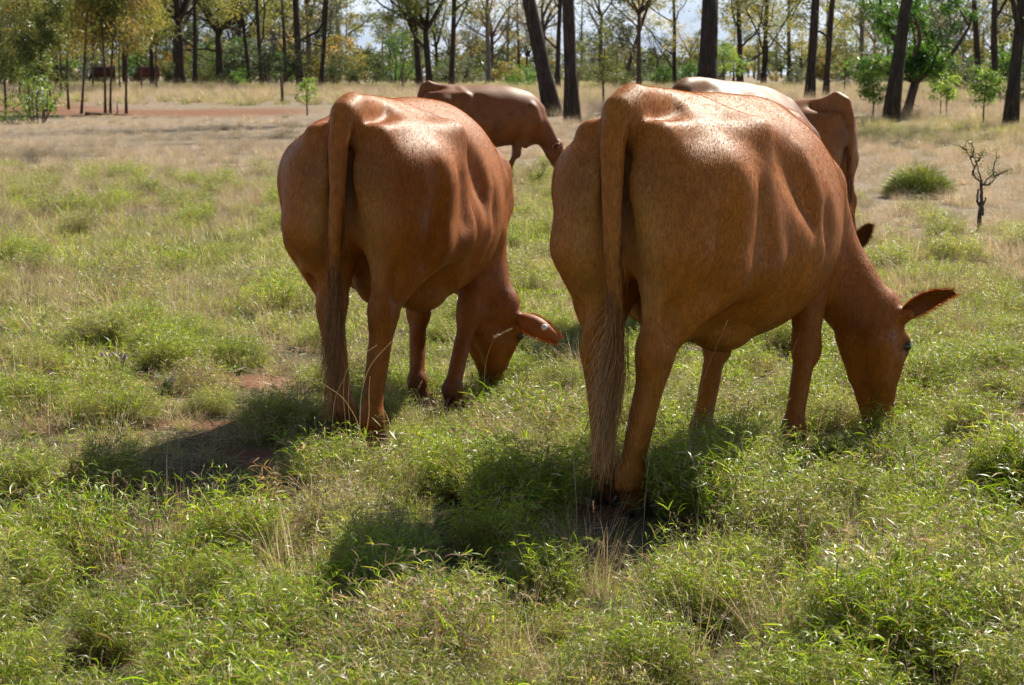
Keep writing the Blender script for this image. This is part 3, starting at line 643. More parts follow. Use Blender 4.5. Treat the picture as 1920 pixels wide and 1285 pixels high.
def blades(mb, base, az, e0, curl, L, w, c0, c1, seg=5, rng=None, lance=False, twist=0.3):
    """many arched blades at once; all arguments arrays of length n"""
    n = len(az); t = np.linspace(0, 1, seg + 1)[None]; el = e0[:, None] - curl[:, None] * t; dl = (L / seg)[:, None]
    h = np.concatenate([np.zeros((n, 1)), np.cumsum(np.cos(el[:, :-1]) * dl, 1)], 1); z = np.concatenate([np.zeros((n, 1)), np.cumsum(np.sin(el[:, :-1]) * dl, 1)], 1)
    az2 = az[:, None] + twist * rng.standard_normal((n, 1)) * t
    P = base[:, None, :] + np.stack([h * np.cos(az2), h * np.sin(az2), z], -1)
    roll = rng.normal(0, 0.6, (n, 1)) + 0.5 * t
    sdx, sdy = -np.sin(az2), np.cos(az2); S = np.stack([sdx * np.cos(roll), sdy * np.cos(roll), np.sin(roll) * np.ones_like(sdx)], -1)
    prof = (np.sin(np.pi * np.clip(0.12 + 0.88 * t, 0, 1)) ** 0.7 if lance else (1 - t ** 2.2)) * 1.0
    prof = np.maximum(prof, 0.03); W = (w[:, None] * prof * 0.5)[..., None]
    V = np.stack([P - S * W, P + S * W], 2).reshape(-1, 3)
    i = np.arange(n)[:, None] * (2 * (seg + 1)); j = np.arange(seg)[None] * 2; a = i + j
    Q = np.stack([a, a + 1, a + 3, a + 2], -1).reshape(-1, 4)
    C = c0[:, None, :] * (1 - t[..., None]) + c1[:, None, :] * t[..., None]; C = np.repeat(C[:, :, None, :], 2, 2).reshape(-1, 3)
    mb.add(V, Q, None, np.hstack([C, np.ones((len(C), 1))]))
    return P
GREENS = vec([(0.21, 0.32, 0.016), (0.32, 0.42, 0.022), (0.13, 0.22, 0.015), (0.41, 0.43, 0.035), (0.18, 0.27, 0.030)])
STRAW = vec([(0.50, 0.42, 0.28), (0.42, 0.32, 0.20), (0.60, 0.53, 0.38), (0.36, 0.23, 0.14), (0.48, 0.32, 0.13)])
def pick(rng, n, dry): 
    g = GREENS[rng.integers(0, 5, n)]; s = STRAW[rng.integers(0, 5, n)]; m = (rng.random(n) < dry)[:, None]; return np.where(m, s, g) * rng.uniform(0.75, 1.25, (n, 1))
def weed_tuft(seed, stems=24, hh=0.27, spread=0.055, dry=0.12, leafl=(0.022, 0.060), lw=(0.0020, 0.0040)):
    rng = np.random.default_rng(seed); mb = MB(); n = int(stems * 1.15)
    r = spread * np.sqrt(rng.random(n)); a = rng.random(n) * 6.283; base = np.stack([r * np.cos(a), r * np.sin(a), np.full(n, -0.01)], -1)
    sc = vec([(0.34, 0.19, 0.08)]).repeat(n, 0) * rng.uniform(0.6, 1.3, (n, 1)); sc2 = pick(rng, n, 0.3)
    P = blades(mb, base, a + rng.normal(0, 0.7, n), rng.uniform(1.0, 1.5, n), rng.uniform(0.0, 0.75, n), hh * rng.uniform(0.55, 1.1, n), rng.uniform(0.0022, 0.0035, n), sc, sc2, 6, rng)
    k = 16; S = P.shape[1]; ti = rng.integers(1, S, (n, k)); b = P[np.arange(n)[:, None], ti].reshape(-1, 3); m = len(b)
    f = (ti.reshape(-1) / (S - 1)); c = pick(rng, m, dry + 0.25) if False else np.where((rng.random(m) < dry + 0.35 * (1 - f))[:, None], STRAW[rng.integers(0, 5, m)] * 0.8, GREENS[rng.integers(0, 5, m)]) * rng.uniform(0.7, 1.3, (m, 1))
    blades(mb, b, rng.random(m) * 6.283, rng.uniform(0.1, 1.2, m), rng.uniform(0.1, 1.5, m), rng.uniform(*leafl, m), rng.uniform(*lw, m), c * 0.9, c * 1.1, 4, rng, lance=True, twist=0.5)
    return mb
def basal_tuft(seed, nb=120, L=(0.06, 0.20), spread=0.06, dry=0.28, w=(0.0016, 0.0036)):
    rng = np.random.default_rng(seed); mb = MB(); n = nb; r = spread * np.sqrt(rng.random(n)); a = rng.random(n) * 6.283
    base = np.stack([r * np.cos(a), r * np.sin(a), np.full(n, -0.01)], -1); c = pick(rng, n, dry)
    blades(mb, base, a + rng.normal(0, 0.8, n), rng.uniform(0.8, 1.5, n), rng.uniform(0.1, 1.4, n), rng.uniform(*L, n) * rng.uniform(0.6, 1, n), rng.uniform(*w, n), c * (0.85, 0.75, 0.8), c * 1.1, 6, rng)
    return mb
def straw_tuft(seed, nb=70, L=(0.12, 0.38), spread=0.07, dry=0.9, heads=8):
    rng = np.random.default_rng(seed); mb = MB(); n = nb; r = spread * np.sqrt(rng.random(n)); a = rng.random(n) * 6.283
    base = np.stack([r * np.cos(a), r * np.sin(a), np.full(n, -0.01)], -1); c = pick(rng, n, dry)
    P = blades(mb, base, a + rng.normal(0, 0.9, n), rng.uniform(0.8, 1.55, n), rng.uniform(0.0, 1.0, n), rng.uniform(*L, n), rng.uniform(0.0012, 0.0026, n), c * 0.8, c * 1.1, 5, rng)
    for i in range(heads):
        tip = P[i, -1]; d = unit(P[i, -1] - P[i, -2]); m = 26; t = rng.random(m); b = tip + d[None] * (t[:, None] - 0.6) * 0.055; cc = vec((0.42, 0.30, 0.19)) * rng.uniform(0.7, 1.3, (m, 1))
        blades(mb, b, rng.random(m) * 6.283, rng.uniform(0.2, 1.3, m), rng.uniform(-0.2, 0.4, m), rng.uniform(0.006, 0.014, m), np.full(m, 0.0016), cc, cc, 1, rng)
    return mb
def turf(seed, nb=260, R_=0.17, L=(0.02, 0.07), dry=0.25):
    rng = np.random.default_rng(seed); mb = MB(); n = nb; r = R_ * np.sqrt(rng.random(n)); a = rng.random(n) * 6.283
    base = np.stack([r * np.cos(a), r * np.sin(a), np.full(n, -0.006)], -1); c = pick(rng, n, dry)
    blades(mb, base, rng.random(n) * 6.283, rng.uniform(0.3, 1.4, n), rng.uniform(0.0, 1.6, n), rng.uniform(*L, n), rng.uniform(0.002, 0.0045, n), c * 0.9, c * 1.1, 3, rng, lance=True)
    return mb
def broadleaf(seed, nb=16):
    rng = np.random.default_rng(seed); mb = MB(); n = nb; a = rng.random(n) * 6.283; base = np.zeros((n, 3)); c = vec((0.07, 0.13, 0.04)) * rng.uniform(0.7, 1.3, (n, 1))
    blades(mb, base, a, rng.uniform(0.3, 1.1, n), rng.uniform(0.4, 1.3, n), rng.uniform(0.06, 0.13, n), rng.uniform(0.014, 0.024, n), c, c, 5, rng, lance=True); return mb
def litter_patch(seed, nb=80, R_=0.18):
    rng = np.random.default_rng(seed); mb = MB(); n = nb; r = R_ * np.sqrt(rng.random(n)); a = rng.random(n) * 6.283
    base = np.stack([r * np.cos(a), r * np.sin(a), rng.uniform(0.0, 0.02, n)], -1); c = STRAW[rng.integers(0, 5, n)] * rng.uniform(0.5, 1.1, (n, 1))
    blades(mb, base, rng.random(n) * 6.283, rng.uniform(-0.05, 0.3, n), rng.uniform(-0.2, 0.5, n), rng.uniform(0.03, 0.13, n), rng.uniform(0.002, 0.0045, n), c, c, 3, rng); return mb
PROTO = []
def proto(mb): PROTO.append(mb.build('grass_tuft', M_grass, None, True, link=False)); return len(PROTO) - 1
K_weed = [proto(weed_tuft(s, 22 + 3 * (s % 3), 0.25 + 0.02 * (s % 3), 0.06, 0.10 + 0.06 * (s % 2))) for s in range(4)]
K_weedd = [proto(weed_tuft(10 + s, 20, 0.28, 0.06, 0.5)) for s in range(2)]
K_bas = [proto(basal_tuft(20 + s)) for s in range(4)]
K_straw = [proto(straw_tuft(30 + s)) for s in range(4)]
K_turf = [proto(turf(40 + s)) for s in range(3)]
K_broad = [proto(broadleaf(50 + s)) for s in range(2)]
K_lit = [proto(litter_patch(60 + s)) for s in range(3)]
K_strawfar = [proto(straw_tuft(70 + s, 120, (0.15, 0.42), 0.16, 0.92, 12)) for s in range(3)]
K_basfar = [proto(basal_tuft(80 + s, 150, (0.08, 0.26), 0.14, 0.3, (0.003, 0.006))) for s in range(2)]
gcol = bpy.data.collections.new('grass_kinds')
for o in PROTO: gcol.objects.link(o)
PN = sorted(range(len(PROTO)), key=lambda i: PROTO[i].name); RANK = {k: r for r, k in enumerate(PN)}
HOOVES = [(0.39, 5.98), (0.33, 5.86)]
def tallness(x, y):
    """0 grazed short ... 1 knee-high rank growth"""
    edge = 4.95 + 0.35 * (fbm(x, y, 0.8, 11) - 0.5) * 2 + 0.45 * sstep(-0.9, -0.3, x) * sstep(0.25, 0.0, x) + 0.35 * sstep(0.9, 1.3, x) - 0.15 * sstep(-0.8, -1.3, x) - 0.2 * sstep(0.35, 0.1, np.abs(x - 0.35))
    t = sstep(0.25, -0.25, y - edge)
    pt = fbm(x, y, 0.55, 12); cl = vn(x, y, 0.30, 31); t = t * (0.10 + 1.30 * sstep(0.38, 0.66, cl))
    right = sstep(-0.75, -0.45, x) * sstep(9.5, 7.5, y); t = np.maximum(t, right * np.clip(0.30 + 0.9 * sstep(0.45, 0.62, pt), 0, 1) * 0.72)
    left = (1 - sstep(-0.75, -0.45, x)) * sstep(11, 8.5, y); t = np.maximum(t, left * 0.48 * sstep(0.52, 0.64, pt))
    t = np.maximum(t, 0.42 * sstep(0.42, 0.6, fbm(x, y, 1.3, 13)) * sstep(8.5, 10.5, y)); 
    for hx, hy in HOOVES:
        # trodden down around and in front of the near hind feet
        t = t * (1 - 0.9 * np.exp(-(((x - hx) / 0.17) ** 2 + ((y - hy + 0.30) / 0.46) ** 2) ** 2))
    return np.clip(t, 0, 1.06)
BODYFOOT = []
def scatter():
    rng = np.random.default_rng(2024); X, Y, S, D, K, RZ, TL = [], [], [], [], [], [], []
    def put(y0, y1, dens, kinds, size, prob, dryf, marg=0.9, slope=0.31):
        A = (y1 - y0) * (2 * marg + slope * (y0 + y1)); n = int(A * dens)
        # distance drawn with density rising with the width of the view
        yy = rng.uniform(y0, y1, n * 2); keep = rng.random(n * 2) < (marg + slope * yy) / (marg + slope * y1); yy = yy[keep][:n]
        xx = rng.uniform(-1, 1, len(yy)) * (marg + slope * yy)
        pr = prob(xx, yy); k = rng.random(len(yy)) < pr; xx, yy = xx[k], yy[k]
        for hx, hy in BODYFOOT:
            q = ((xx - hx) ** 2 + (yy - hy) ** 2) > 0.085 ** 2; xx, yy = xx[q], yy[q]
        if kinds[0] not in K_lit:      # ground trodden bare by the near hind feet
            for hx, hy in HOOVES: q = ~((np.abs(xx - hx) < 0.12) & (yy < hy + 0.04) & (yy > hy - 0.55) & (rng.random(len(xx)) < 0.9)); xx, yy = xx[q], yy[q]
        n = len(xx); sz = size(xx, yy) * rng.uniform(0.7, 1.25, n)
        X.append(xx); Y.append(yy); S.append(sz); K.append(np.array([RANK[i] for i in kinds])[rng.integers(0, len(kinds), n)]); D.append(np.clip(dryf(xx, yy) + rng.normal(0, 0.12, n), 0, 1)); RZ.append(rng.random(n) * 6.283); TL.append(rng.normal(0, 0.10, (n, 2)))
    sl = lambda x, y: np.clip(1 - 1.25 * soil(x, y), 0.0, 1)
    far_dry = lambda x, y: np.clip(0.04 + 0.91 * sstep(19, 32, y + 3.6 * x * (x > 0)) - 0.75 * np.exp(-((y - 40) / 8) ** 2) * sstep(4.5, 7, x) + 0.8 * (fbm(x, y, 1.6, 21) - 0.45) + 0.18 * sstep(-0.8, -1.4, x), 0, 1)
    # foreground
    def tussocks(y0, y1, dmin, n_try, per, rad, hs, drier, ok):
        C = []
        for _ in range(n_try):
            y = rng.uniform(y0, y1); x = rng.uniform(-1, 1) * (0.9 + 0.31 * y)
            if rng.random() > ok(x, y): continue
            if all((x - a) ** 2 + (y - b) ** 2 > dmin ** 2 for a, b in C): C.append((x, y))
        for cx_, cy_ in C:
            rr = rad * rng.uniform(0.7, 1.35); n = int(per * (rr / rad) ** 2 * rng.uniform(0.7, 1.3)); q = np.sqrt(rng.random(n)); a = rng.random(n) * 6.283; h_ = hs * rng.uniform(0.65, 1.2); kind = K_weed if rng.random() > drier else K_weedd
            xx = cx_ + rr * q * np.cos(a); yy = cy_ + rr * q * np.sin(a); keep = np.ones(n, bool)
            for hx, hy in BODYFOOT: keep &= ((xx - hx) ** 2 + (yy - hy) ** 2) > 0.10 ** 2
            for hx, hy in HOOVES: keep &= ~((np.abs(xx - hx) < 0.15) & (yy < hy) & (yy > hy - 0.85))
            xx, yy, q, a = xx[keep], yy[keep], q[keep], a[keep]; n = len(xx)
            X.append(xx); Y.append(yy); S.append(h_ * (1.05 - 0.55 * q ** 2) * rng.uniform(0.85, 1.15, n)); K.append(np.array([RANK[i] for i in kind])[rng.integers(0, len(kind), n)]); D.append(np.clip(rng.normal(0.04 + 0.3 * rng.random() ** 3, 0.05, n), 0, 1)); RZ.append(rng.random(n) * 6.283)
            TL.append(np.stack([-0.45 * q * np.sin(a), 0.45 * q * np.cos(a)], -1) + rng.normal(0, 0.08, (n, 2)))
    raw = lambda x, y: float(sl(np.array([x]), np.array([y]))[0])
    near_ok = lambda x, y: raw(x, y) * (1.0 if y < 5.1 + 0.5 * (x > -0.3) else (0.8 if x > -0.6 else 0.10))
    tussocks(3.0, 6.3, 0.34, 2600, 30, 0.125, 0.95, 0.18, near_ok)
    tussocks(6.3, 10.5, 0.34, 1500, 22, 0.14, 0.72, 0.15, lambda x, y: raw(x, y) * (0.75 if x > -0.6 else 0.18))
    tussocks(10.5, 27, 0.8, 1300, 16, 0.20, 0.85, 0.3, lambda x, y: 0.55 * float(sstep(29, 20, y + 1.8 * max(0, x))))
    put(2.9, 6.4, 70, K_weed + K_weed + K_weedd, lambda x, y: 0.16 + 0.36 * tallness(x, y), lambda x, y: sl(x, y) * (0.06 + 0.94 * tallness(x, y)), lambda x, y: 0.05 + 0.25 * (fbm(x, y, 0.6, 22) > 0.55))
    put(2.9, 6.4, 45, K_bas, lambda x, y: 0.30 + 0.35 * tallness(x, y), lambda x, y: sl(x, y) * (0.2 + 0.8 * tallness(x, y)), lambda x, y: 0.05 + 0 * x)
    put(2.9, 6.4, 13, K_straw, lambda x, y: 0.35 + 0.6 * tallness(x, y), lambda x, y: 0.25 + 0.75 * sl(x, y), lambda x, y: 0.2 + 0 * x)
    put(2.9, 9.0, 18, K_turf, lambda x, y: 0.75 + 0 * x, lambda x, y: sl(x, y) * 0.9, lambda x, y: 0.05 + 0.5 * (fbm(x, y, 0.7, 23) > 0.55) * 0.6)
    put(2.9, 12.0, 16, K_lit, lambda x, y: 0.9 + 0 * x, lambda x, y: 0.8 + 0 * x, lambda x, y: 0.5 + 0 * x)
    put(3.5, 9.0, 1.6, K_broad, lambda x, y: 0.9 + 0 * x, lambda x, y: 0.7 * sl(x, y), lambda x, y: 0 * x)
    put(5.0, 8.0, 22, K_straw + K_weedd, lambda x, y: 0.45 + 0.4 * vn(x, y, 0.4, 51), lambda x, y: sstep(-0.35, -0.6, x) * sstep(0.35, 0.6, vn(x, y, 0.35, 50)), lambda x, y: 0.15 + 0 * x)
    # around and behind the two near cattle
    put(6.4, 10.5, 22, K_weed, lambda x, y: 0.25 + 0.45 * tallness(x, y), lambda x, y: sl(x, y) * (0.25 + 0.75 * tallness(x, y)) * sstep(-1.4, -0.5, x) + 0.10, far_dry)
    put(6.4, 13.0, 26, K_bas, lambda x, y: 0.42 + 0.6 * tallness(x, y), lambda x, y: sl(x, y) * (0.45 + 0.55 * fbm(x, y, 0.8, 24)), far_dry)
    put(6.4, 13.0, 16, K_straw, lambda x, y: 0.40 + 0.35 * fbm(x, y, 1.0, 26), lambda x, y: (0.3 + 0.7 * sl(x, y)) * sstep(0.3, 0.6, fbm(x, y, 1.4, 25)), lambda x, y: 0.35 + 0 * x)
    put(9.0, 16.0, 26, K_turf, lambda x, y: 1.2 + 0 * x, lambda x, y: sl(x, y) * (0.55 + 0.45 * (fbm(x, y, 1.2, 27) > 0.5)), far_dry)
    put(12.0, 32.0, 11, K_basfar, lambda x, y: 0.62 + 0.4 * fbm(x, y, 2.0, 28), lambda x, y: 0.15 + 0.85 * sstep(0.40, 0.56, fbm(x, y, 2.2, 29)) * sstep(33, 24, y + 3.0 * x * (x > 0)), far_dry)
    put(8.0, 26.0, 9.0, K_weed, lambda x, y: 0.50 + 0.6 * vn(x, y, 0.7, 41), lambda x, y: sstep(0.60, 0.70, vn(x, y, 0.75, 40)) * sstep(27, 20, y + 2.2 * x * (x > 0)), lambda x, y: 0.05 + 0 * x)
    put(8.5, 24.0, 2.2, K_strawfar, lambda x, y: 0.55 + 0.4 * vn(x, y, 0.5, 43), lambda x, y: sstep(0.5, 0.7, vn(x, y, 0.9, 42)), lambda x, y: 0.3 + 0 * x)
    put(11.0, 24.0, 13, K_strawfar, lambda x, y: 0.42 + 0.12 * sstep(14, 24, y), lambda x, y: (1 - 0.95 * np.exp(-(((x - 4.64) / 0.55) ** 2 + ((y - 20.6) / 1.0) ** 2) ** 2)) * 0.35 + 0.65 * sstep(11, 18, y), far_dry)
    put(24, 45, 8, K_strawfar, lambda x, y: 0.62 * (1 - 0.4 * sstep(33, 38, y) * sstep(-2, -4, x)), lambda x, y: 0.9 * (1 - 0.6 * soil(x, y)) , far_dry)
    put(24, 48, 2.2, K_basfar, lambda x, y: 1.1 + 0.2 * x / 10, lambda x, y: 0.2 + 0.8 * np.exp(-((y - 40) / 8) ** 2) * sstep(4, 7, x), far_dry)
    put(45, 85, 1.9, K_strawfar, lambda x, y: 1.25 * (1 - 0.75 * sstep(66, 60, y) * sstep(-3, -5, x)), lambda x, y: 0.9 * (1 - 0.97 * soil(x, y)), far_dry)
    put(60, 120, 0.7, K_basfar, lambda x, y: 1.8 + 0 * x, lambda x, y: 0.9 + 0 * x, lambda x, y: 0.45 + 0 * x)
    X, Y, S, D, K, RZ = map(np.concatenate, (X, Y, S, D, K, RZ)); TL = np.concatenate(TL)
    me = bpy.data.meshes.new('grass'); n = len(X); me.vertices.add(n); me.vertices.foreach_set('co', np.stack([X, Y, gz(X, Y)], -1).astype(np.float32).ravel())
    a = me.attributes.new('rot', 'FLOAT_VECTOR', 'POINT'); a.data.foreach_set('vector', np.stack([TL[:, 0], TL[:, 1], RZ], -1).astype(np.float32).ravel())
    for k, v, t in (('scl', S, 'FLOAT'), ('dry', D, 'FLOAT'), ('idx', K.astype(np.int32), 'INT')):
        a = me.attributes.new(k, t, 'POINT'); a.data.foreach_set('value', v.astype(np.float32) if t == 'FLOAT' else v)
    o = bpy.data.objects.new('grass', me); COL.objects.link(o); tag(o, 'green and straw coloured grass and weeds covering the paddock', 'grass', kind='stuff')
    ng = bpy.data.node_groups.new('scatter_grass', 'GeometryNodeTree'); ng.interface.new_socket('Geometry', in_out='INPUT', socket_type='NodeSocketGeometry'); ng.interface.new_socket('Geometry', in_out='OUTPUT', socket_type='NodeSocketGeometry')
    nd = ng.nodes; lk = ng.links; gi = nd.new('NodeGroupInput'); go = nd.new('NodeGroupOutput')
    ci = nd.new('GeometryNodeCollectionInfo'); ci.inputs['Collection'].default_value = gcol; ci.inputs['Separate Children'].default_value = True; ci.inputs['Reset Children'].default_value = True
    ip = nd.new('GeometryNodeInstanceOnPoints'); ip.inputs['Pick Instance'].default_value = True
    def na(nm, t): q = nd.new('GeometryNodeInputNamedAttribute'); q.data_type = t; q.inputs['Name'].default_value = nm; return q.outputs['Attribute']
    e2 = nd.new('FunctionNodeEulerToRotation'); lk.new(na('rot', 'FLOAT_VECTOR'), e2.inputs[0])
    lk.new(gi.outputs[0], ip.inputs['Points']); lk.new(ci.outputs[0], ip.inputs['Instance']); lk.new(na('idx', 'INT'), ip.inputs['Instance Index']); lk.new(e2.outputs[0], ip.inputs['Rotation']); lk.new(na('scl', 'FLOAT'), ip.inputs['Scale']); lk.new(ip.outputs[0], go.inputs[0])
    md = o.modifiers.new('scatter', 'NODES'); md.node_group = ng
    print('grass instances', n)
for lx, ly, th, pts in ((0.34, 5.92, 31, [(0.10, 0.10), (-0.03, -0.055), (0.97, 0.17), (1.15, -0.12)]), (-0.62, 7.10, 14, [(0.22, 0.10), (-0.02, -0.10), (1.22, 0.10), (1.06, -0.11)])):
    for f_, l_ in pts: BODYFOOT.append((lx + math.sin(R(th)) * f_ - math.cos(R(th)) * l_, ly + math.cos(R(th)) * f_ + math.sin(R(th)) * l_))
scatter()
# ------------------------------------------------------------------ trees, shrubs and saplings
def mat_bark(name, cols, scale=6):
    m, nt, pb, out = newmat(name); oc = objc(nt); mp_ = nt.nodes.new('ShaderNodeMapping'); mp_.inputs['Scale'].default_value = (scale, scale, scale * 0.22); nt.links.new(oc, mp_.inputs['Vector'])
    f = noise_n(nt, 2.2, 8, 0.7, mp_.outputs[0], 0.4)
    nt.links.new(ramp(nt, f, [(0.3, cols[0]), (0.5, cols[1]), (0.72, cols[2])]), pb.inputs['Base Color']); pb.inputs['Roughness'].default_value = 0.92; pb.inputs['Specular IOR Level'].default_value = 0.2
    nt.links.new(bump(nt, f, 1.0, 0.05), pb.inputs['Normal']); return m
M_bark = mat_bark('dark_ironbark', [(0.018, 0.013, 0.010), (0.045, 0.034, 0.027), (0.10, 0.075, 0.058)])
M_barkg = mat_bark('grey_bark', [(0.07, 0.06, 0.05), (0.15, 0.13, 0.11), (0.26, 0.23, 0.20)])
M_barkr = mat_bark('brown_bark', [(0.04, 0.026, 0.018), (0.09, 0.06, 0.042), (0.17, 0.12, 0.085)])
M_treeleaf = mat_leaf('tree_leaves', 0.55, 0.45, inst=False, spec=0.4)
LEAFC = dict(olive=[(0.13, 0.155, 0.040), (0.20, 0.21, 0.052), (0.08, 0.105, 0.03)], yellow=[(0.33, 0.31, 0.06), (0.24, 0.25, 0.05), (0.38, 0.33, 0.08)],
    rusty=[(0.32, 0.24, 0.06), (0.28, 0.26, 0.06), (0.21, 0.23, 0.055), (0.34, 0.22, 0.07)], green=[(0.07, 0.15, 0.03), (0.10, 0.19, 0.04), (0.05, 0.11, 0.03)],
    lime=[(0.18, 0.26, 0.07), (0.13, 0.21, 0.06), (0.23, 0.30, 0.09)], grey=[(0.10, 0.12, 0.07), (0.075, 0.09, 0.05), (0.13, 0.15, 0.09)], deep=[(0.045, 0.07, 0.025), (0.07, 0.095, 0.03), (0.09, 0.10, 0.035)], straw=[(0.24, 0.17, 0.09), (0.18, 0.13, 0.06)])
def leaf_cloud(mb, cen, rad, n, size, cols, rng, droop=0.5, aspect=0.3):
    """n pointed leaves scattered round a set of centres"""
    cen = np.asarray(cen, float); rad = np.broadcast_to(np.asarray(rad, float), (len(cen),)); k = rng.integers(0, len(cen), n)
    d = rng.normal(0, 1, (n, 3)); d /= np.linalg.norm(d, axis=1)[:, None]; rr = rad[k] * rng.random(n) ** 0.45
    P = cen[k] + d * rr[:, None] * (1, 1, 0.72)
    ax = rng.normal(0, 1, (n, 3)) * (1, 1, 0.5); ax[:, 2] -= droop * 1.3; ax /= np.linalg.norm(ax, axis=1)[:, None]
    sd = np.cross(ax, rng.normal(0, 1, (n, 3))); sd /= np.linalg.norm(sd, axis=1)[:, None] + 1e-9
    L = size * rng.uniform(0.6, 1.4, n)[:, None]; W = L * aspect * 0.5
    V = np.stack([P, P + ax * L * 0.5 + sd * W, P + ax * L, P + ax * L * 0.5 - sd * W], 1).reshape(-1, 3)
    Q = np.arange(n)[:, None] * 4 + np.arange(4)[None]; cv = vec(cols)
    tone = rng.uniform(0.75, 1.3, len(cen)); c = cv[(rng.integers(0, len(cv), len(cen))[k] + (rng.random(n) < 0.35)) % len(cv)] * (tone[k] * rng.uniform(0.8, 1.25, n))[:, None]
    mb.add(V, Q, None, np.hstack([np.repeat(c, 4, 0), np.ones((4 * n, 1))]))
def walk(rng, p, d, L, n, wob, up=0.0):
    pts = [vec(p)]; d = unit(d)
    for i in range(n):
        d = unit(d + rng.normal(0, wob, 3) + vec((0, 0, up))); pts.append(pts[-1] + d * L / n)
    return np.array(pts), d
def make_tree(name, label, loc, H, r, lean=(0, 0), forks=3, fork_z=0.5, leaf='olive', nleaf=3500, lsize=0.16, crown_z=(0.3, 1.0), crown_w=0.28, bark=None, seed=0, group=None, dead=False, wob=0.05,
              split=0.0, limb_r=0.5, low=None, twigs=3, cat='tree', droop=0.5, clump=0.11, link=True, cw=None):
    """H height; lean: sideways travel of the stem over its height; forks: main limbs leaving above fork_z*H"""
    rng = np.random.default_rng(1000 + seed); tb = MB(); root = empty(name, loc, rng.uniform(-0.3, 0.3) * 0)
    n = 12; t = np.linspace(0, 1, n); base = np.stack([lean[0] * t + wob * H * 0.16 * np.sin(t * 5 + rng.random() * 6) * t, lean[1] * t + wob * H * 0.1 * np.sin(t * 4 + rng.random() * 6) * t, H * 0.93 * t - 0.08 * (t == 0)], -1)
    rad = r * (1.0 - 0.80 * t ** 1.1); rad[0] *= 1.35
    cut = n if not split else max(3, int(n * split)) + 1
    tb.tube(base[:cut], rad[:cut], 10, wob=0.05, rng=rng)
    tips = []; tipr = []
    starts = []
    if split:
        for k in range(2 if forks < 3 else 3): starts.append((base[cut - 1], rad[cut - 1] * 0.78, unit((math.cos(k * 2.4 + seed) * 0.55, math.sin(k * 2.4 + seed) * 0.45, 1.0)), H * (1 - split) * 0.95))
    for k in range(forks):
        f = fork_z + (0.95 - fork_z) * (k + rng.random() * 0.6) / max(1, forks); i = min(n - 2, int(f * (n - 1)))
        if split and i >= cut - 1: i = cut - 1
        a = rng.random() * 6.283; starts.append((base[i], rad[i] * limb_r, unit((math.cos(a), math.sin(a), rng.uniform(0.35, 1.1))), H * rng.uniform(0.22, 0.42)))
    for (p, rr, d, L) in starts:
        pts, d2 = walk(rng, p, d, L, 7, 0.18, 0.06); tb.tube(pts, rr * np.linspace(1, 0.35, 8), 6, wob=0.05, rng=rng)
        for j in range(twigs + (2 if dead else 0)):
            i = rng.integers(2, 7); dd = unit(d2 + rng.normal(0, 0.7, 3)); q, d3 = walk(rng, pts[i], dd, L * rng.uniform(0.3, 0.6), 5, 0.22, 0.02)
            tb.tube(q, rr * 0.42 * np.linspace(1, 0.25, 6), 4); tips += [q[-1], q[3]]
            for u in range(2):
                w, _ = walk(rng, q[rng.integers(2, 6)], unit(d3 + rng.normal(0, 0.8, 3)), L * 0.22, 4, 0.25); tb.tube(w, rr * 0.2 * np.linspace(1, 0.3, 5), 3); tips.append(w[-1])
        tips.append(pts[-1])
    # light side twigs low on the stem carry hanging foliage
    ct = crown_z; cwid = (cw or H * crown_w)
    trunk = tb.build('trunk', bark or M_bark, root)
    if not dead and nleaf:
        cen = [c for c in tips if c[2] > H * ct[0] * 0.9]; m = max(8, int(26 * (ct[1] - ct[0])))
        for k in range(m):
            z = H * rng.uniform(*ct); f = z / H; wv = cwid * (0.35 + 0.65 * math.sin(math.pi * min(1, max(0.05, (f - ct[0]) / (ct[1] - ct[0] + 1e-3)))) ** 0.6)
            a = rng.random() * 6.283; q = rng.random() ** 0.5; cen.append(vec((lean[0] * f + wv * q * math.cos(a), lean[1] * f + wv * q * math.sin(a), z)))
        cl = MB(); leaf_cloud(cl, cen, rng.uniform(0.6, 1.35, len(cen)) * clump * max(H * 0.55, cwid * 1.6), nleaf, lsize, LEAFC[leaf], rng, droop)
        cl.build('crown', M_treeleaf, root)
    tag(root, label, cat, group); return root
def copy_tree(o, loc, rz, sc, label=None, group=None):
    c = o.copy(); COL.objects.link(c); c.location = loc; c.rotation_euler = (0, 0, rz); c.scale = (sc, sc, sc)
    if label: c['label'] = label
    if group: c['group'] = group
    for ch in o.children:
        d = ch.copy(); COL.objects.link(d); d.parent = c
    return c
def px2m(w, d): return w * d / FPX
G_iron = 'dark trunked trees across the back of the paddock'
# near dark trunks, most of each crown above the picture
T = make_tree
def big(px, d, wpx, toppx, H, label, seed, **kw):
    if d > 80 and not kw.get('dead'): kw['fork_z'] = min(kw.get('fork_z', 0.3), 0.22); kw['forks'] = kw.get('forks', 3) + 3; kw['wob'] = max(kw.get('wob', 0.05), 0.07)
    b = at(px, d); z_top = CAM_H + HORIZON * d / FPX - b.z; leanm = px2m(toppx - px, d) / z_top * H
    kw['nleaf'] = int(kw.get('nleaf', 2600) * 1.7); kw.setdefault('group', G_iron)
    return T('ironbark_tree', label, b, H, px2m(wpx, d) / 2, lean=(leanm, 0.0), seed=seed, **kw)
big(1037, 49, 29, 992, 13, 'thick dark trunk leaning left behind the grazing cow in the middle', 1, fork_z=0.34, crown_z=(0.36, 1), forks=6)
big(1073, 45, 26, 1064, 14, 'straight dark trunk right of the thick leaning one', 2, fork_z=0.4, crown_z=(0.42, 1), wob=0.02)
big(1320, 62, 36, 1325, 14, 'stout forked dark trunk rising behind the back of the nearest cow', 3, split=0.28, forks=3, fork_z=0.25, crown_z=(0.4, 1))
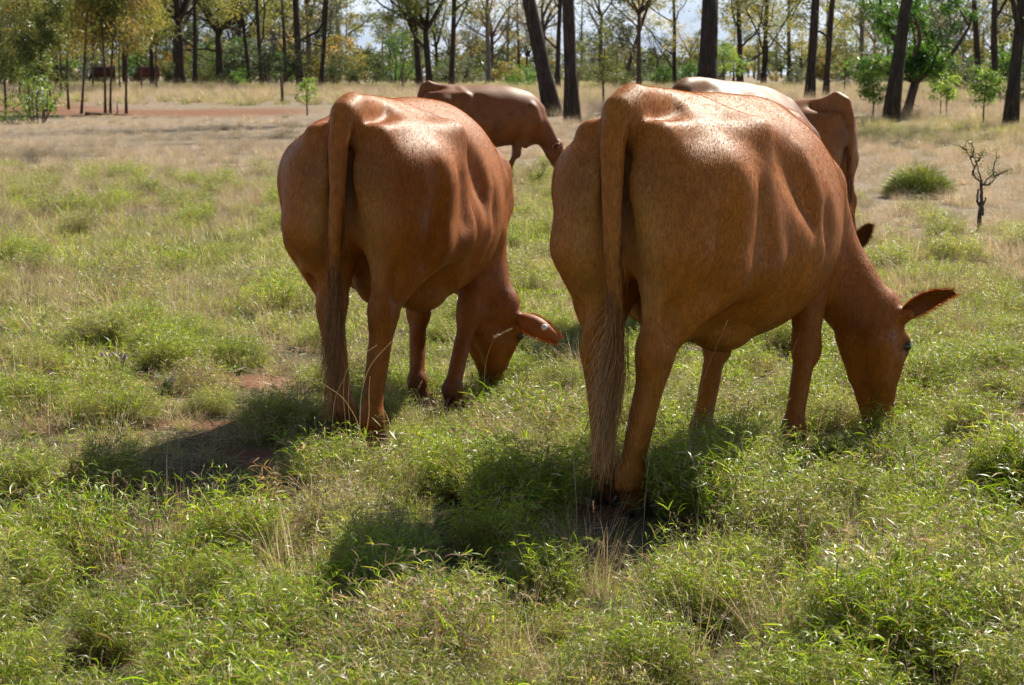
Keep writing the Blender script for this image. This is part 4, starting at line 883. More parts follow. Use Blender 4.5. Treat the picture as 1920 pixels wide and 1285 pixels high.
big(1513, 64, 18, 1520, 14, 'straight dark trunk, left of a close pair over the rear cattle', 4, fork_z=0.4, crown_z=(0.42, 1), wob=0.01)
big(1543, 67, 12, 1550, 12, 'thinner dark trunk with a limb rising right, beside a straight one', 5, fork_z=0.18, forks=5, crown_z=(0.28, 1), leaf='deep', nleaf=3000)
big(1663, 44.5, 26, 1688, 14, 'dark straight trunk leaning right, beside the bushy green tree', 6, fork_z=0.45, crown_z=(0.45, 1), wob=0.01)
big(1888, 42, 25, 1902, 12, 'dark trunk close to the right edge of the photo', 7, fork_z=0.2, crown_z=(0.21, 1), leaf='grey', nleaf=5200, lsize=0.12)
big(1862, 66, 14, 1850, 11, 'crooked dark tree standing behind the rightmost trunk', 8, fork_z=0.15, crown_z=(0.3, 1), leaf='grey', nleaf=3500, wob=0.2)
big(1828, 80, 14, 1815, 9, 'broken dark crowned tree between the bushy green tree and the rightmost trunk', 9, fork_z=0.3, crown_z=(0.25, 1), leaf='grey', nleaf=3000, lsize=0.14)
big(1385, 98, 11, 1380, 12, 'yellow leaved tree right of the stout forked trunk', 10, fork_z=0.12, crown_z=(0.2, 1), leaf='yellow', nleaf=5200, forks=7)
big(1427, 105, 10, 1432, 11, 'yellow leaved slender tree, middle of three above the cattle', 11, fork_z=0.15, crown_z=(0.22, 1), leaf='yellow', nleaf=4600, forks=6)
big(1476, 112, 9, 1470, 11, 'yellow green tree left of the close pair of trunks', 12, fork_z=0.15, crown_z=(0.22, 1), leaf='yellow', nleaf=4200, forks=6)
big(1262, 100, 8, 1258, 10, 'yellow green tree left of the stout forked trunk', 13, fork_z=0.15, crown_z=(0.25, 1), leaf='yellow', nleaf=4800, forks=6)
big(1196, 84, 10, 1196, 8, 'bare grey forked tree between the cows, with upswept limbs', 14, split=0.42, forks=4, fork_z=0.3, crown_z=(0.5, 1), leaf='olive', nleaf=700, bark=M_barkr)
big(1126, 112, 9, 1125, 8, 'bare dark tree with crooked twigs against pale sky', 15, dead=True, split=0.5, forks=5, fork_z=0.35, wob=0.12, bark=M_barkr)
big(1163, 95, 9, 1215, 8, 'slanting tree leaning right behind the two near cows', 16, fork_z=0.3, crown_z=(0.3, 0.95), leaf='olive', nleaf=2000, wob=0.15, bark=M_barkr)
big(1044, 88, 10, 1048, 11, 'slim dark trunk just behind the thick leaning one', 17, fork_z=0.3, crown_z=(0.38, 1), leaf='olive', nleaf=2600)
big(917, 122, 11, 915, 9, 'pale grey dead looking tree with open limbs', 18, bark=M_barkg, fork_z=0.35, forks=6, crown_z=(0.55, 1), leaf='olive', nleaf=900, twigs=4)
big(951, 140, 6, 955, 8, 'thin bare sapling right of the pale grey tree', 19, dead=True, forks=6, fork_z=0.3, bark=M_barkg)
big(974, 150, 6, 970, 8, 'thin twiggy tree left of the thick leaning trunk', 20, dead=True, forks=6, fork_z=0.3, bark=M_barkr)
big(847, 90, 11, 852, 11, 'straight narrow dark trunk above the back of the middle cow', 21, fork_z=0.33, crown_z=(0.32, 1), leaf='olive', nleaf=3600)
big(808, 92, 13, 796, 11, 'dark trunk forking low, right one of a twin pair', 22, split=0.33, forks=4, fork_z=0.25, crown_z=(0.30, 1), leaf='olive', nleaf=5200)
big(789, 94, 13, 778, 11, 'dark trunk, left one of a twin pair above the middle cow', 23, fork_z=0.3, crown_z=(0.22, 1), leaf='olive', nleaf=5200)
big(604, 92, 9, 618, 12, 'slim dark trunk slanting right above the left cow', 24, fork_z=0.4, crown_z=(0.37, 1), leaf='olive', nleaf=3600, wob=0.02)
big(567, 92, 15, 562, 13, 'dark trunk behind the grey green shrub', 25, split=0.36, forks=4, fork_z=0.3, crown_z=(0.36, 1), leaf='olive', nleaf=4200)
big(496, 96, 9, 490, 12, 'thin dark trunk left of the grey green shrub', 26, fork_z=0.35, crown_z=(0.32, 1), leaf='yellow', nleaf=3600)
big(474, 104, 8, 462, 12, 'thin dark trunk leaning left of another thin one', 27, fork_z=0.3, crown_z=(0.30, 1), leaf='olive', nleaf=3600)
big(540, 116, 8, 538, 12, 'slender trunk seen between the shrub and a forked trunk', 28, fork_z=0.3, crown_z=(0.27, 1), leaf='yellow', nleaf=3600)
big(419, 106, 15, 415, 12, 'dark tree spreading several crooked limbs from low down', 29, split=0.3, forks=6, fork_z=0.26, crown_z=(0.38, 1), leaf='olive', nleaf=3800, wob=0.1)
big(372, 100, 9, 372, 12, 'narrow dark trunk right of a thick dark trunk', 30, fork_z=0.4, crown_z=(0.37, 1), leaf='olive', nleaf=2800, wob=0.01)
big(343, 95, 18, 343, 13, 'thick dark trunk forking near the top of the photo', 31, split=0.32, forks=4, fork_z=0.33, crown_z=(0.46, 1), leaf='olive', nleaf=3000, wob=0.02)
big(292, 102, 9, 290, 12, 'dark trunk behind the rusty leaved saplings, right of them', 32, fork_z=0.3, crown_z=(0.20, 1), leaf='olive', nleaf=4200)
big(116, 104, 10, 112, 12, 'dark trunk hidden by the saplings at left', 33, fork_z=0.3, crown_z=(0.22, 1), leaf='deep', nleaf=4200)
big(30, 92, 10, 34, 11, 'dark trunk behind the flowering shrub', 34, fork_z=0.3, crown_z=(0.18, 1), leaf='deep', nleaf=4200)
big(5, 90, 13, 2, 12, 'dark trunk cut by the left edge of the photo', 35, fork_z=0.3, crown_z=(0.2, 1), leaf='deep', nleaf=4200)
big(242, 118, 9, 240, 12, 'dark trunk seen behind the saplings and the far dark cow', 36, fork_z=0.3, crown_z=(0.25, 1), leaf='olive', nleaf=4600)
# rusty and olive saplings at the left
sap = [(18, 50, 3.6, 'olive', -4), (62, 53, 4.4, 'olive', 2), (100, 55, 4.6, 'olive', 4), (135, 57, 5.0, 'olive', 0), (158, 51.5, 5.2, 'rusty', 26), (203, 51, 4.8, 'rusty', 0), (212, 51.8, 4.6, 'olive', 14), (242, 52, 5.2, 'rusty', 4), (272, 78, 6.0, 'yellow', 2), (232, 80, 6.4, 'olive', -4), (300, 82, 5.6, 'olive', -6), (45, 70, 6.0, 'rusty', 4), (182, 84, 6.6, 'yellow', 2), (122, 76, 6.2, 'yellow', 0), (88, 47, 2.6, 'olive', 0)]
sl_ = ['small olive sapling at the far left edge', 'olive sapling above the flowering shrub', 'olive sapling right of the flowering shrub', 'tall olive sapling left of the slanting rusty one', 'rusty sapling with a slanting stem left of the dark cow', 'rusty sapling with a straight stem before the far dark cow', 'olive sapling close right of a straight stemmed rusty one', 'rusty sapling between the two far dark cows', 'yellowish sapling covering the right far dark cow', 'tall olive sapling at the back of the clump', 'low olive sapling at the right end of the clump', 'rusty sapling at back left behind the flowering shrub', 'yellowish sapling at the back above the far dark cow', 'yellowish sapling at the back left of the dark cow', 'short olive sapling in front, right of the flowering shrub']
for k, (px, d, H, lf, ln) in enumerate(sap):
    lo = 0.08 if px < 130 and d < 60 else 0.33
    T('sapling', sl_[k], at(px, d), H, 0.036, lean=(px2m(ln, d) * 1.4, 0), forks=7, fork_z=0.35, leaf=lf, nleaf=6500 if d < 60 else 8000, lsize=0.10 if d < 60 else 0.13, crown_z=(lo, 1.0), cw=0.75 if d < 60 else 1.2, bark=M_barkr, seed=60 + k, group='saplings at the left', limb_r=0.4, droop=0.8, clump=0.16, wob=0.12, cat='sapling')
# green broad leaved tree and young shoots at the right
T('bushy_tree', 'bushy bright green tree with a crooked brown trunk at right', at(1692, 49), 3.45, 0.13, lean=(0.75, 0), forks=8, fork_z=0.22, leaf='green', nleaf=8500, lsize=0.13, crown_z=(0.40, 1.0), cw=0.72, bark=M_barkr, seed=90, split=0.25, droop=0.7, clump=0.17, wob=0.25)
for k, (px, d, H, n, w, lf, lab) in enumerate([(1632, 47, 1.45, 2600, 0.36, 'lime', 'leafy lime green sapling left of the dark leaning right trunk'), (1768, 50, 1.2, 900, 0.30, 'lime', 'thin lime green sapling under the bushy tree'), (1757, 52, 1.3, 700, 0.25, 'green', 'slight green sapling beside another under the bushy tree'), (1838, 44, 1.30, 1300, 0.32, 'lime', 'lime green sapling left of the rightmost dark trunk'),
    (1352, 82, 2.2, 2600, 0.8, 'lime', 'bright green young tree against the stout forked trunk'), (579, 50, 0.98, 420, 0.14, 'lime', 'lone sapling with a tuft of bright leaves on a thin stem'), (1578, 78, 2.4, 1500, 0.7, 'olive', 'young olive tree right of the thinner dark trunk'), (1130, 60, 2.3, 1100, 0.35, 'olive', 'thin stemmed young tree in the gap between the near cows')]):
    T('sapling', lab, at(px, d), H, 0.022 if d < 60 else 0.04, forks=6, fork_z=0.3, leaf=lf, nleaf=n, lsize=0.10, crown_z=(0.42 if k else 0.3, 1.0), cw=w, bark=M_barkr, seed=100 + k, limb_r=0.5, droop=0.5, clump=0.2, wob=0.15, cat='sapling')
# shrubs
def shrub(px, d, H, W, leaf, n, label, seed, lsize=0.10, name='shrub', group=None, loc=None, mat=None, extra=None):
    rng = np.random.default_rng(3000 + seed); loc = loc or at(px, d); root = empty(name, loc); st = MB(); cen = []
    for k in range(9):
        a = rng.random() * 6.283; q, _ = walk(rng, (0.1 * W * math.cos(a), 0.1 * W * math.sin(a), -0.03), (math.cos(a) * 0.7 * W / H, math.sin(a) * 0.7 * W / H, 1.0), H * rng.uniform(0.6, 0.95), 6, 0.15)
        st.tube(q, 0.012 * H * np.linspace(1, 0.3, 7) + 0.004, 5); cen += [q[-1], q[4], q[3]]
    for k in range(26):
        a = rng.random() * 6.283; z = H * rng.uniform(0.12, 0.92); f = math.sqrt(max(0.05, 1 - (z / H) ** 2)) * rng.random() ** 0.5; cen.append(vec((W / 2 * f * math.cos(a), W / 2 * f * math.sin(a), z)))
    st.build('stems', M_barkr, root); cl = MB(); leaf_cloud(cl, cen, rng.uniform(0.5, 1.2, len(cen)) * 0.16 * max(W, H), n, lsize, LEAFC[leaf], rng, 0.2, 0.35); f_ = cl.build('foliage', M_treeleaf, root)
    tag(root, label, 'shrub', group); return root, cen, rng
shrub(522, 88, 3.0, 2.3, 'grey', 6000, 'tall grey green shrub in front of the dark trunks at left', 1)
shrub(640, 100, 2.6, 2.8, 'deep', 4500, 'dark green shrub behind the rump of the left cow', 2)
shrub(692, 96, 2.2, 2.2, 'deep', 4500, 'dark rounded shrub left of a taller green one', 3)
shrub(745, 104, 3.2, 2.4, 'green', 5000, 'tall soft green shrub left of the twin dark trunks', 4)
shrub(380, 112, 2.4, 2.6, 'olive', 3500, 'olive shrub behind the narrow trunk at left', 5)
shrub(455, 92, 1.0, 1.1, 'green', 1300, 'low green shrub at the foot of the thin trunks', 6, 0.08)
shrub(425, 86, 0.7, 1.0, 'olive', 1000, 'low olive shrub right of the thick dark trunk', 7, 0.08)
shrub(330, 110, 1.6, 1.4, 'deep', 2600, 'dark shrub beside the fallen pale log', 8)
shrub(860, 110, 1.6, 2.6, 'olive', 2600, 'low olive shrub behind the back of the middle cow', 9)
shrub(1150, 90, 1.6, 2.2, 'olive', 2600, 'olive shrub at the foot of the slanting tree', 10)
shrub(1100, 118, 2.0, 3.0, 'olive', 2600, 'wide olive shrub behind the straight dark trunk', 11)
shrub(1600, 84, 1.6, 2.6, 'grey', 2600, 'grey green shrub behind the close pair of trunks', 12)
shrub(1800, 78, 1.5, 1.9, 'grey', 2200, 'grey shrub right of the bushy green tree', 13)
shrub(1912, 60, 1.3, 1.6, 'deep', 2200, 'dark low shrub cut by the right edge of the photo', 14)
shrub(598, 112, 2.4, 2.6, 'olive', 3500, 'olive shrub behind the slim slanting trunk', 17)
shrub(985, 95, 1.2, 2.4, 'green', 2000, 'low green shrub left of the thick leaning trunk', 18)
# flowering shrub at the left
fs, cen, rng = shrub(75, 44, 1.25, 1.25, 'lime', 1500, 'loose green shrub dotted with white flowers at the left edge', 15, 0.07, 'flowering_shrub')
M_petal = mat_simple('white_petals', (0.75, 0.74, 0.70), 0.6, 20, 0.08, 0.05)
for k in range(16):
    c = cen[rng.integers(0, len(cen))] + rng.normal(0, 0.12, 3); c[2] = max(0.1, c[2]); mb = MB()
    leaf_cloud(mb, [c], 0.012, 9, 0.05, [(0.78, 0.77, 0.72)], rng, 0.0, 0.7); mb.build('flower', M_petal, fs)
shrub(28, 43, 0.55, 0.9, 'lime', 500, 'low green weed bush left of the flowering shrub', 16, 0.06)
# small trees further back, one mesh kind copied
protos = [T('distant_tree', 'x', (0, 0, 0), 9 + k, 0.17 + 0.02 * k, forks=6, fork_z=0.25, leaf=['olive', 'grey', 'yellow', 'deep', 'olive', 'rusty'][k], nleaf=3600, lsize=0.26, crown_z=(0.20, 1.0), crown_w=0.20, seed=200 + k, limb_r=0.5, twigs=3, split=0.4 if k % 2 else 0.0, bark=[M_bark, M_barkg, M_barkr][k % 3]) for k in range(6)]
rngd = np.random.default_rng(99); used = set(); seen = set()
LM = [(5, 'left edge of the photo'), (75, 'flowering shrub'), (160, 'slanting rusty sapling'), (221, 'far dark cow'), (292, 'rusty sapling clump'), (343, 'thick trunk forking near the top'), (419, 'crooked many limbed dark tree'), (475, 'pair of thin trunks'),
      (522, 'grey green shrub'), (567, 'trunk behind the grey shrub'), (604, 'slim slanting trunk'), (692, 'dark rounded shrub'), (745, 'tall soft green shrub'), (800, 'twin dark trunks'), (847, 'narrow trunk over the middle cow'), (917, 'pale grey dead tree'),
      (1030, 'thick left leaning trunk'), (1070, 'straight trunk by the leaning one'), (1126, 'bare crooked dark tree'), (1196, 'bare grey forked tree'), (1262, 'leftmost yellow green tree'), (1320, 'stout forked trunk'), (1385, 'tree with yellow leaves'), (1427, 'middle yellow tree'), (1476, 'rightmost yellow green tree'),
      (1515, 'close pair of trunks'), (1600, 'grey shrub behind the pair'), (1663, 'trunk leaning right'), (1735, 'bushy bright green tree'), (1828, 'broken crowned tree'), (1888, 'rightmost dark trunk')]
KC = ['olive', 'grey green', 'yellowish', 'dark', 'tall crowned olive', 'rust tinted']
for i in range(104):
    px = -60 + 2040 * (i + rngd.random()) / 104; left = px < 660; right = px > 1540
    d = rngd.uniform(112, 210) if left else rngd.uniform(140, 280)
    if not left and not right and rngd.random() < 0.35: continue
    if 160 < px < 320: d = rngd.uniform(160, 210)
    k = int(rngd.integers(0, 6)); sc = rngd.uniform(0.65, 1.05) if (left or right) else rngd.uniform(0.45, 0.85)
    loc = at(px, d); rz = rngd.random() * 6.283; lx, ln_ = min(LM, key=lambda q: abs(q[0] - px)); side = 'left' if px < lx else 'right'
    lab = None
    for w1 in ('', 'smaller ' if sc < 0.8 else 'bigger ', 'fainter ', 'bushier ', 'thinner '):
        q = f'{w1}far {KC[k]} tree just {side} of the {ln_}'
        if q not in seen: lab = q; break
    lab = lab or q; seen.add(lab)
    if k not in used:
        used.add(k); o = protos[k]; o.location = loc; o.rotation_euler = (0, 0, rz); o.scale = (sc,) * 3; o['label'] = lab; o['group'] = 'trees of the far belt'
    else: copy_tree(protos[k], loc, rz, sc, lab, 'trees of the far belt')
# understorey shrubs between the trunks
sp = [shrub(0, 120, 2.2, 2.6, lf, 3000, 'x', 40 + i, 0.16)[0] for i, lf in enumerate(('olive', 'grey', 'green', 'rusty'))]
SC = ['olive', 'grey green', 'soft green', 'brownish']; firsts = set()
for i in range(64):
    px = -40 + 2000 * (i + rngd.random()) / 64; left = px < 660 or px > 1540
    if not left and rngd.random() < 0.3: continue
    d = rngd.uniform(100, 165) if px < 660 else rngd.uniform(95, 190); d = rngd.uniform(148, 175) if 150 < px < 325 else d; k = int(rngd.integers(0, 4)); sc = rngd.uniform(0.6, 1.5) if left else rngd.uniform(0.4, 0.8); loc = at(px, d); rz = rngd.random() * 6.283
    lx, ln_ = min(LM, key=lambda q: abs(q[0] - px)); side = 'left' if px < lx else 'right'
    for w1 in ('', 'smaller ' if sc < 0.8 else 'bigger ', 'fainter ', 'bushier ', 'thinner '):
        lab = f'{w1}{SC[k]} shrub growing {side} of the {ln_}'
        if lab not in seen: break
    seen.add(lab)
    if k not in firsts: firsts.add(k); o = sp[k]; o.location = loc; o.rotation_euler = (0, 0, rz); o.scale = (sc,) * 3; o['label'] = lab; o['group'] = 'understorey shrubs between the trunks'
    else: copy_tree(sp[k], loc, rz, sc, lab, 'understorey shrubs between the trunks')
# far-off wood on the horizon, reading as one mass
def far_wood():
    rng = np.random.default_rng(5); cl = MB(); tk = MB(); n = 420
    for i in range(n):
        d = rng.uniform(320, 560); x = rng.uniform(-0.34, 0.34) * d; h = rng.uniform(3.5, 7.0); z0 = GZ(x, d); cen = [(x + rng.normal(0, 1.2), d + rng.normal(0, 1), z0 + h * rng.uniform(0.25, 0.95)) for _ in range(7)]
        leaf_cloud(cl, cen, 1.3, 210, 0.62, LEAFC[['olive', 'grey', 'deep', 'olive'][i % 4]], rng, 0.0, 0.6)
        V, Q, T_ = tube([(x, d, z0 - 0.2), (x + rng.normal(0, .3), d, z0 + h * 0.8)], [0.16, 0.05], 4); cl.add(V, Q, T_, (0.05, 0.04, 0.03, 1))
    o = cl.build('far_wood', M_treeleaf, None); tag(o, 'low blue green band of far-off woodland along the horizon', 'woodland', kind='stuff')
far_wood()
# ------------------------------------------------------------------ the rest of the herd
c3 = make_cow('cow', dict(h=0.022, belly=0.37, fl=(1.25, 0.12), fr=(1.10, -0.13), hl=(0.12, 0.12), hr=(0.02, -0.1), back=1.29, withers=1.17, hipw=1.0),
    (at(800, 23.5)[0], 23.5, GZ(-1.0, 23.5)), 70, 'dark russet cow side on between the two near cows, head lowered to the right', scale=0.93, base=(0.19, 0.056, 0.009),
    head_w=dict(poll=P3(1068, 262, 24.0), muz=P3(1082, 335, 24.0), face=(1, -0.1, 0.3), ears=(None, ((0.1, -0.95, 0.25), (0.3, -0.3, -0.9)))), detail=False, seed=7)
c4 = make_cow('cow', dict(h=0.018, belly=0.34, back=1.345, withers=1.25, hipw=1.02, bony=1.2, hl=(0.1, 0.12), hr=(0.0, -0.12)),
    (at(1278, 10.6)[0], 10.6, GZ(1.0, 10.6)), 30, 'pale backed cow standing directly behind the nearest cow, only its back showing', base=(0.17, 0.060, 0.008),
    head_w=dict(poll=P3(1585, 445, 11.3), muz=P3(1592, 590, 11.4), face=(0.7, 0.7, 0.1), ears=(None, ((0.25, -0.6, 0.75), (0.0, -0.8, -0.4)))), detail=False, seed=8)
c5 = make_cow('cow', dict(h=0.02, belly=0.37, back=1.275, withers=1.22, hipw=1.0, bony=1.3, hl=(0.1, 0.12), hr=(-0.05, -0.10)),
    (at(1572, 13.6)[0], 13.6, GZ(2.4, 13.6)), -52, 'bony russet cow facing away left, farthest right of the near group', scale=0.94, base=(0.25, 0.08, 0.013), detail=False, seed=9)
c6 = make_cow('cow', dict(h=0.035, back=1.31, withers=1.24, poll=(1.85, 0.05, 0.62), muz=(1.98, 0.05, 0.14), face=(0.9, 0, 0.5)),
    at(221, 142), -86, 'tiny far dark cow grazing leftwards under the saplings', base=(0.05, 0.020, 0.012), detail=False, seed=10)
c7 = make_cow('cow', dict(h=0.035, back=1.31, withers=1.24, poll=(1.85, 0.05, 0.62), muz=(1.98, 0.05, 0.14), face=(0.9, 0, 0.5)),
    at(303, 140), -80, 'tiny far dark red cow right of the other distant one', base=(0.09, 0.022, 0.012), detail=False, seed=11)
# ------------------------------------------------------------------ small things in the paddock
M_post = mat_bark('weathered_post', [(0.08, 0.05, 0.035), (0.16, 0.10, 0.07), (0.26, 0.18, 0.13)], 12)
def post(px, d, h, lab, seed):
    rng = np.random.default_rng(seed); mb = MB(); b = at(px, d)
    z = np.linspace(-0.2, h, 7); pts = np.stack([0.02 * np.sin(z * 3 + seed), 0 * z, z], -1); mb.tube(pts, np.array([1.1, 1.05, 1, 0.98, 0.95, 0.93, 0.85]) * 0.055, 9, wob=0.06, rng=rng)
    o = mb.build('fence_post', M_post, None, smooth=False); o.location = b; tag(o, lab, 'fence post', 'old fence posts')
post(532, 62, 0.85, 'weathered fence post standing near the lone bright sapling', 1)
post(757, 84, 1.0, 'weathered fence post behind the rump of the middle cow', 2)
post(1083, 84, 0.9, 'weathered fence post right of the straight dark trunk', 3)
def log(px, d, L, r, rz, lab, seed, mat):
    rng = np.random.default_rng(seed); mb = MB(); q, _ = walk(rng, (0, 0, r * 0.8), (1, 0, 0.02), L, 8, 0.05); mb.tube(q, r * np.linspace(1, 0.6, 9), 9, wob=0.08, rng=rng)
    w, _ = walk(rng, q[5], (0.6, 0.3, 0.7), L * 0.3, 5, 0.15); mb.tube(w, r * 0.4 * np.linspace(1, 0.4, 6), 6)
    o = mb.build('fallen_log', mat, None); o.location = at(px, d); o.rotation_euler = (0, 0, rz); tag(o, lab, 'log')
log(306, 118, 2.2, 0.13, 0.1, 'pale fallen log lying right of the far dark red cow', 4, M_barkg)
log(356, 100, 2.6, 0.12, -0.15, 'dark fallen log at the foot of the thick dark trunk', 5, M_barkr)
log(165, 50, 1.3, 0.06, 0.2, 'small fallen branch under the slanting rusty sapling', 6, M_barkr)
log(1255, 95, 2.0, 0.12, 0.0, 'dark log lying behind the nearest cow among the trees', 7, M_bark)
M_barkg2 = mat_bark('weathered_twigs', [(0.05, 0.042, 0.036), (0.11, 0.095, 0.08), (0.20, 0.175, 0.15)], 20)
# twisted dead shrub at right
def dead_shrub():
    d = 17.1; b = at(1838, d); rng = np.random.default_rng(12); root = empty('dead_shrub', b); mb = MB(); s = d / FPX
    def br(pts, r0, r1): 
        p = np.array([((x - 1838) * s, rng.normal(0, 0.02), (430 - y) * s) for x, y in pts]); t = np.linspace(0, 1, len(p)); tt = np.linspace(0, 1, len(p) * 4)
        q = np.stack([np.interp(tt, t, p[:, i]) for i in range(3)], -1) + rng.normal(0, 0.004, (len(tt), 3)); mb.tube(q, np.linspace(r0, r1, len(tt)), 7, wob=0.12, rng=rng); return q
    tips = []
    br([(1836, 436), (1838, 400), (1841, 370), (1838, 335)], 0.022, 0.013); br([(1843, 400), (1842, 380), (1846, 366)], 0.014, 0.008)
    br([(1838, 380), (1830, 368), (1834, 350)], 0.012, 0.009)
    for pp in ([(1838, 338), (1822, 322), (1822, 305), (1816, 290), (1806, 275)], [(1838, 338), (1832, 315), (1830, 298), (1836, 282)], [(1838, 342), (1855, 338), (1866, 322), (1858, 312)], [(1866, 325), (1876, 318), (1886, 315)], [(1822, 322), (1828, 300), (1820, 284)],
               [(1862, 328), (1862, 300), (1868, 288)], [(1816, 292), (1822, 275), (1818, 262)], [(1830, 300), (1840, 288)], [(1838, 345), (1850, 330), (1864, 318)], [(1806, 275), (1798, 270)]):
        q = br(pp, 0.0085, 0.003); tips += [q[-1], q[-3]]
        for _ in range(2):
            w, _d = walk(rng, q[rng.integers(3, len(q))], rng.normal(0, 1, 3) + vec((0, 0, 0.6)), 0.10, 4, 0.3); mb.tube(w, np.linspace(0.004, 0.0015, 5), 4); tips.append(w[-1])
    mb.build('stem', M_barkg2, root); cl = MB(); leaf_cloud(cl, tips, 0.05, 420, 0.022, LEAFC['olive'] + [(0.16, 0.2, 0.07)], rng, 0.0, 0.4); cl.build('leaves', M_treeleaf, root)
    tag(root, 'knee high twisted dead shrub with few tiny leaves at right', 'shrub')
dead_shrub()
def mound():
    d = 21.3; b = at(1722, d); rng = np.random.default_rng(13); mb = MB(); n = 5200
    a = rng.random(n) * 6.283; r = np.sqrt(rng.random(n)); base = np.stack([0.36 * r * np.cos(a), 0.26 * r * np.sin(a), 0.33 * np.sqrt(1 - r ** 2 * 0.96) * rng.uniform(0.1, 1, n)], -1)
    c = pick(rng, n, 0.32) * 0.8
    blades(mb, base, a + rng.normal(0, 0.5, n), 1.45 - 0.9 * r + rng.normal(0, 0.15, n), rng.uniform(0.2, 1.5, n), rng.uniform(0.07, 0.19, n), np.full(n, 0.005), c * 0.8, c * 1.2, 4, rng)
    o = mb.build('grass_mound', M_mound, None); o.location = b; tag(o, 'rounded green grass tussock left of the twisted dead shrub', 'tussock')
M_mound = mat_leaf('tussock_blades', 0.4, 0.45, inst=False)
mound()
def weed_clump(px, d, H, n, lab, seed, dry=0.1, name='weed_clump', cols=None, W=0.22, z=None):
    rng = np.random.default_rng(seed); mb = MB(); r = W * np.sqrt(rng.random(n)); a = rng.random(n) * 6.283; base = np.stack([r * np.cos(a), r * np.sin(a), np.full(n, -0.01)], -1)
    sc = vec([(0.16, 0.12, 0.05)]).repeat(n, 0) * rng.uniform(0.6, 1.3, (n, 1))
    P = blades(mb, base, a + rng.normal(0, 0.5, n), rng.uniform(0.9, 1.5, n), rng.uniform(0.1, 0.8, n), H * rng.uniform(0.6, 1.1, n), np.full(n, 0.003), sc, sc, 6, rng)
    k = 11; ti = rng.integers(2, P.shape[1], (n, k)); b = P[np.arange(n)[:, None], ti].reshape(-1, 3); m = len(b); c = (vec(cols)[rng.integers(0, len(cols), m)] if cols else pick(rng, m, dry)) * rng.uniform(0.7, 1.25, (m, 1))
    blades(mb, b, rng.random(m) * 6.283, rng.uniform(0.1, 1.2, m), rng.uniform(0.1, 1.6, m), rng.uniform(0.03, 0.075, m), rng.uniform(0.003, 0.006, m), c * 0.9, c * 1.1, 4, rng, lance=True, twist=0.5)
    o = mb.build(name, M_mound, None); o.location = at(px, d); tag(o, lab, 'weed'); return o
weed_clump(935, 6.35, 0.20, 85, 'dense dark green weed clump between the hind legs of the two near cows', 21, W=0.30)
weed_clump(290, 5.35, 0.26, 75, 'leafy green weed clump at lower left beside the bare shadowed soil', 22, W=0.22)
weed_clump(1375, 5.75, 0.22, 75, 'tall green weed clump just right of the hoof of the nearest cow', 23, W=0.22)
weed_clump(1830, 5.9, 0.24, 70, 'dark green weed clump at the right edge below the grazing head', 24, W=0.20)
weed_clump(640, 6.35, 0.20, 60, 'weed clump before the hind feet of the left cow', 25, 0.35, W=0.20)
weed_clump(1000, 7.6, 0.20, 55, 'green weed clump beyond the tail of the nearest cow', 26, W=0.2)
weed_clump(1600, 6.85, 0.12, 45, 'weed clump under the muzzle of the nearest cow', 27, W=0.18)
weed_clump(925, 8.35, 0.16, 50, 'weed clump in front of the muzzle of the left cow', 28, 0.25, W=0.2)
weed_clump(120, 6.3, 0.20, 30, 'straggly green weed on the bare ground at left', 29, 0.2, W=0.16)
weed_clump(528, 5.9, 0.26, 9, 'dry yellow weed with curling leaves standing at lower left', 30, 1.0, 'dry_weed', [(0.62, 0.40, 0.14), (0.55, 0.42, 0.20), (0.40, 0.20, 0.07)], W=0.04)
weed_clump(20, 5.5, 0.25, 45, 'tall weed clump cut by the left edge of the photo', 31, 0.25, W=0.2)
# purple flowers
M_purp = mat_simple('purple_petals', (0.46, 0.32, 0.62), 0.6, 20, 0.15, 0.05)
for k, (px, py) in enumerate([(213, 683), (282, 680), (298, 727)]):
    d = CAM_H * FPX / (py + 10 - HORIZON); rng = np.random.default_rng(40 + k); b = at(px, d); root = empty('purple_flower', b); st = MB(); n = 8
    ps = [(rng.normal(0, 0.06), rng.normal(0, 0.05), rng.uniform(0.04, 0.08)) for _ in range(n)]
    for q in ps: st.tube([(q[0] * 0.4, q[1] * 0.4, -0.01), (q[0] * 0.8, q[1] * 0.8, q[2] * 0.6), q], [0.002, 0.0015, 0.001], 4, C=(0.10, 0.14, 0.04, 1))
    st.build('stems', M_mound, root)
    
    for q in ps: mb = MB(); leaf_cloud(mb, [q], 0.005, 12, 0.011, [(0.4, 0.2, 0.6)], rng, 0.0, 0.6); mb.build('flower', M_purp, root)
    tag(root, ['left patch of small purple flowers on the bare soil at left', 'right patch of small purple flowers beyond the bare soil', 'single nearer patch of purple flowers by dark leaves'][k], 'flower', 'purple flowers')
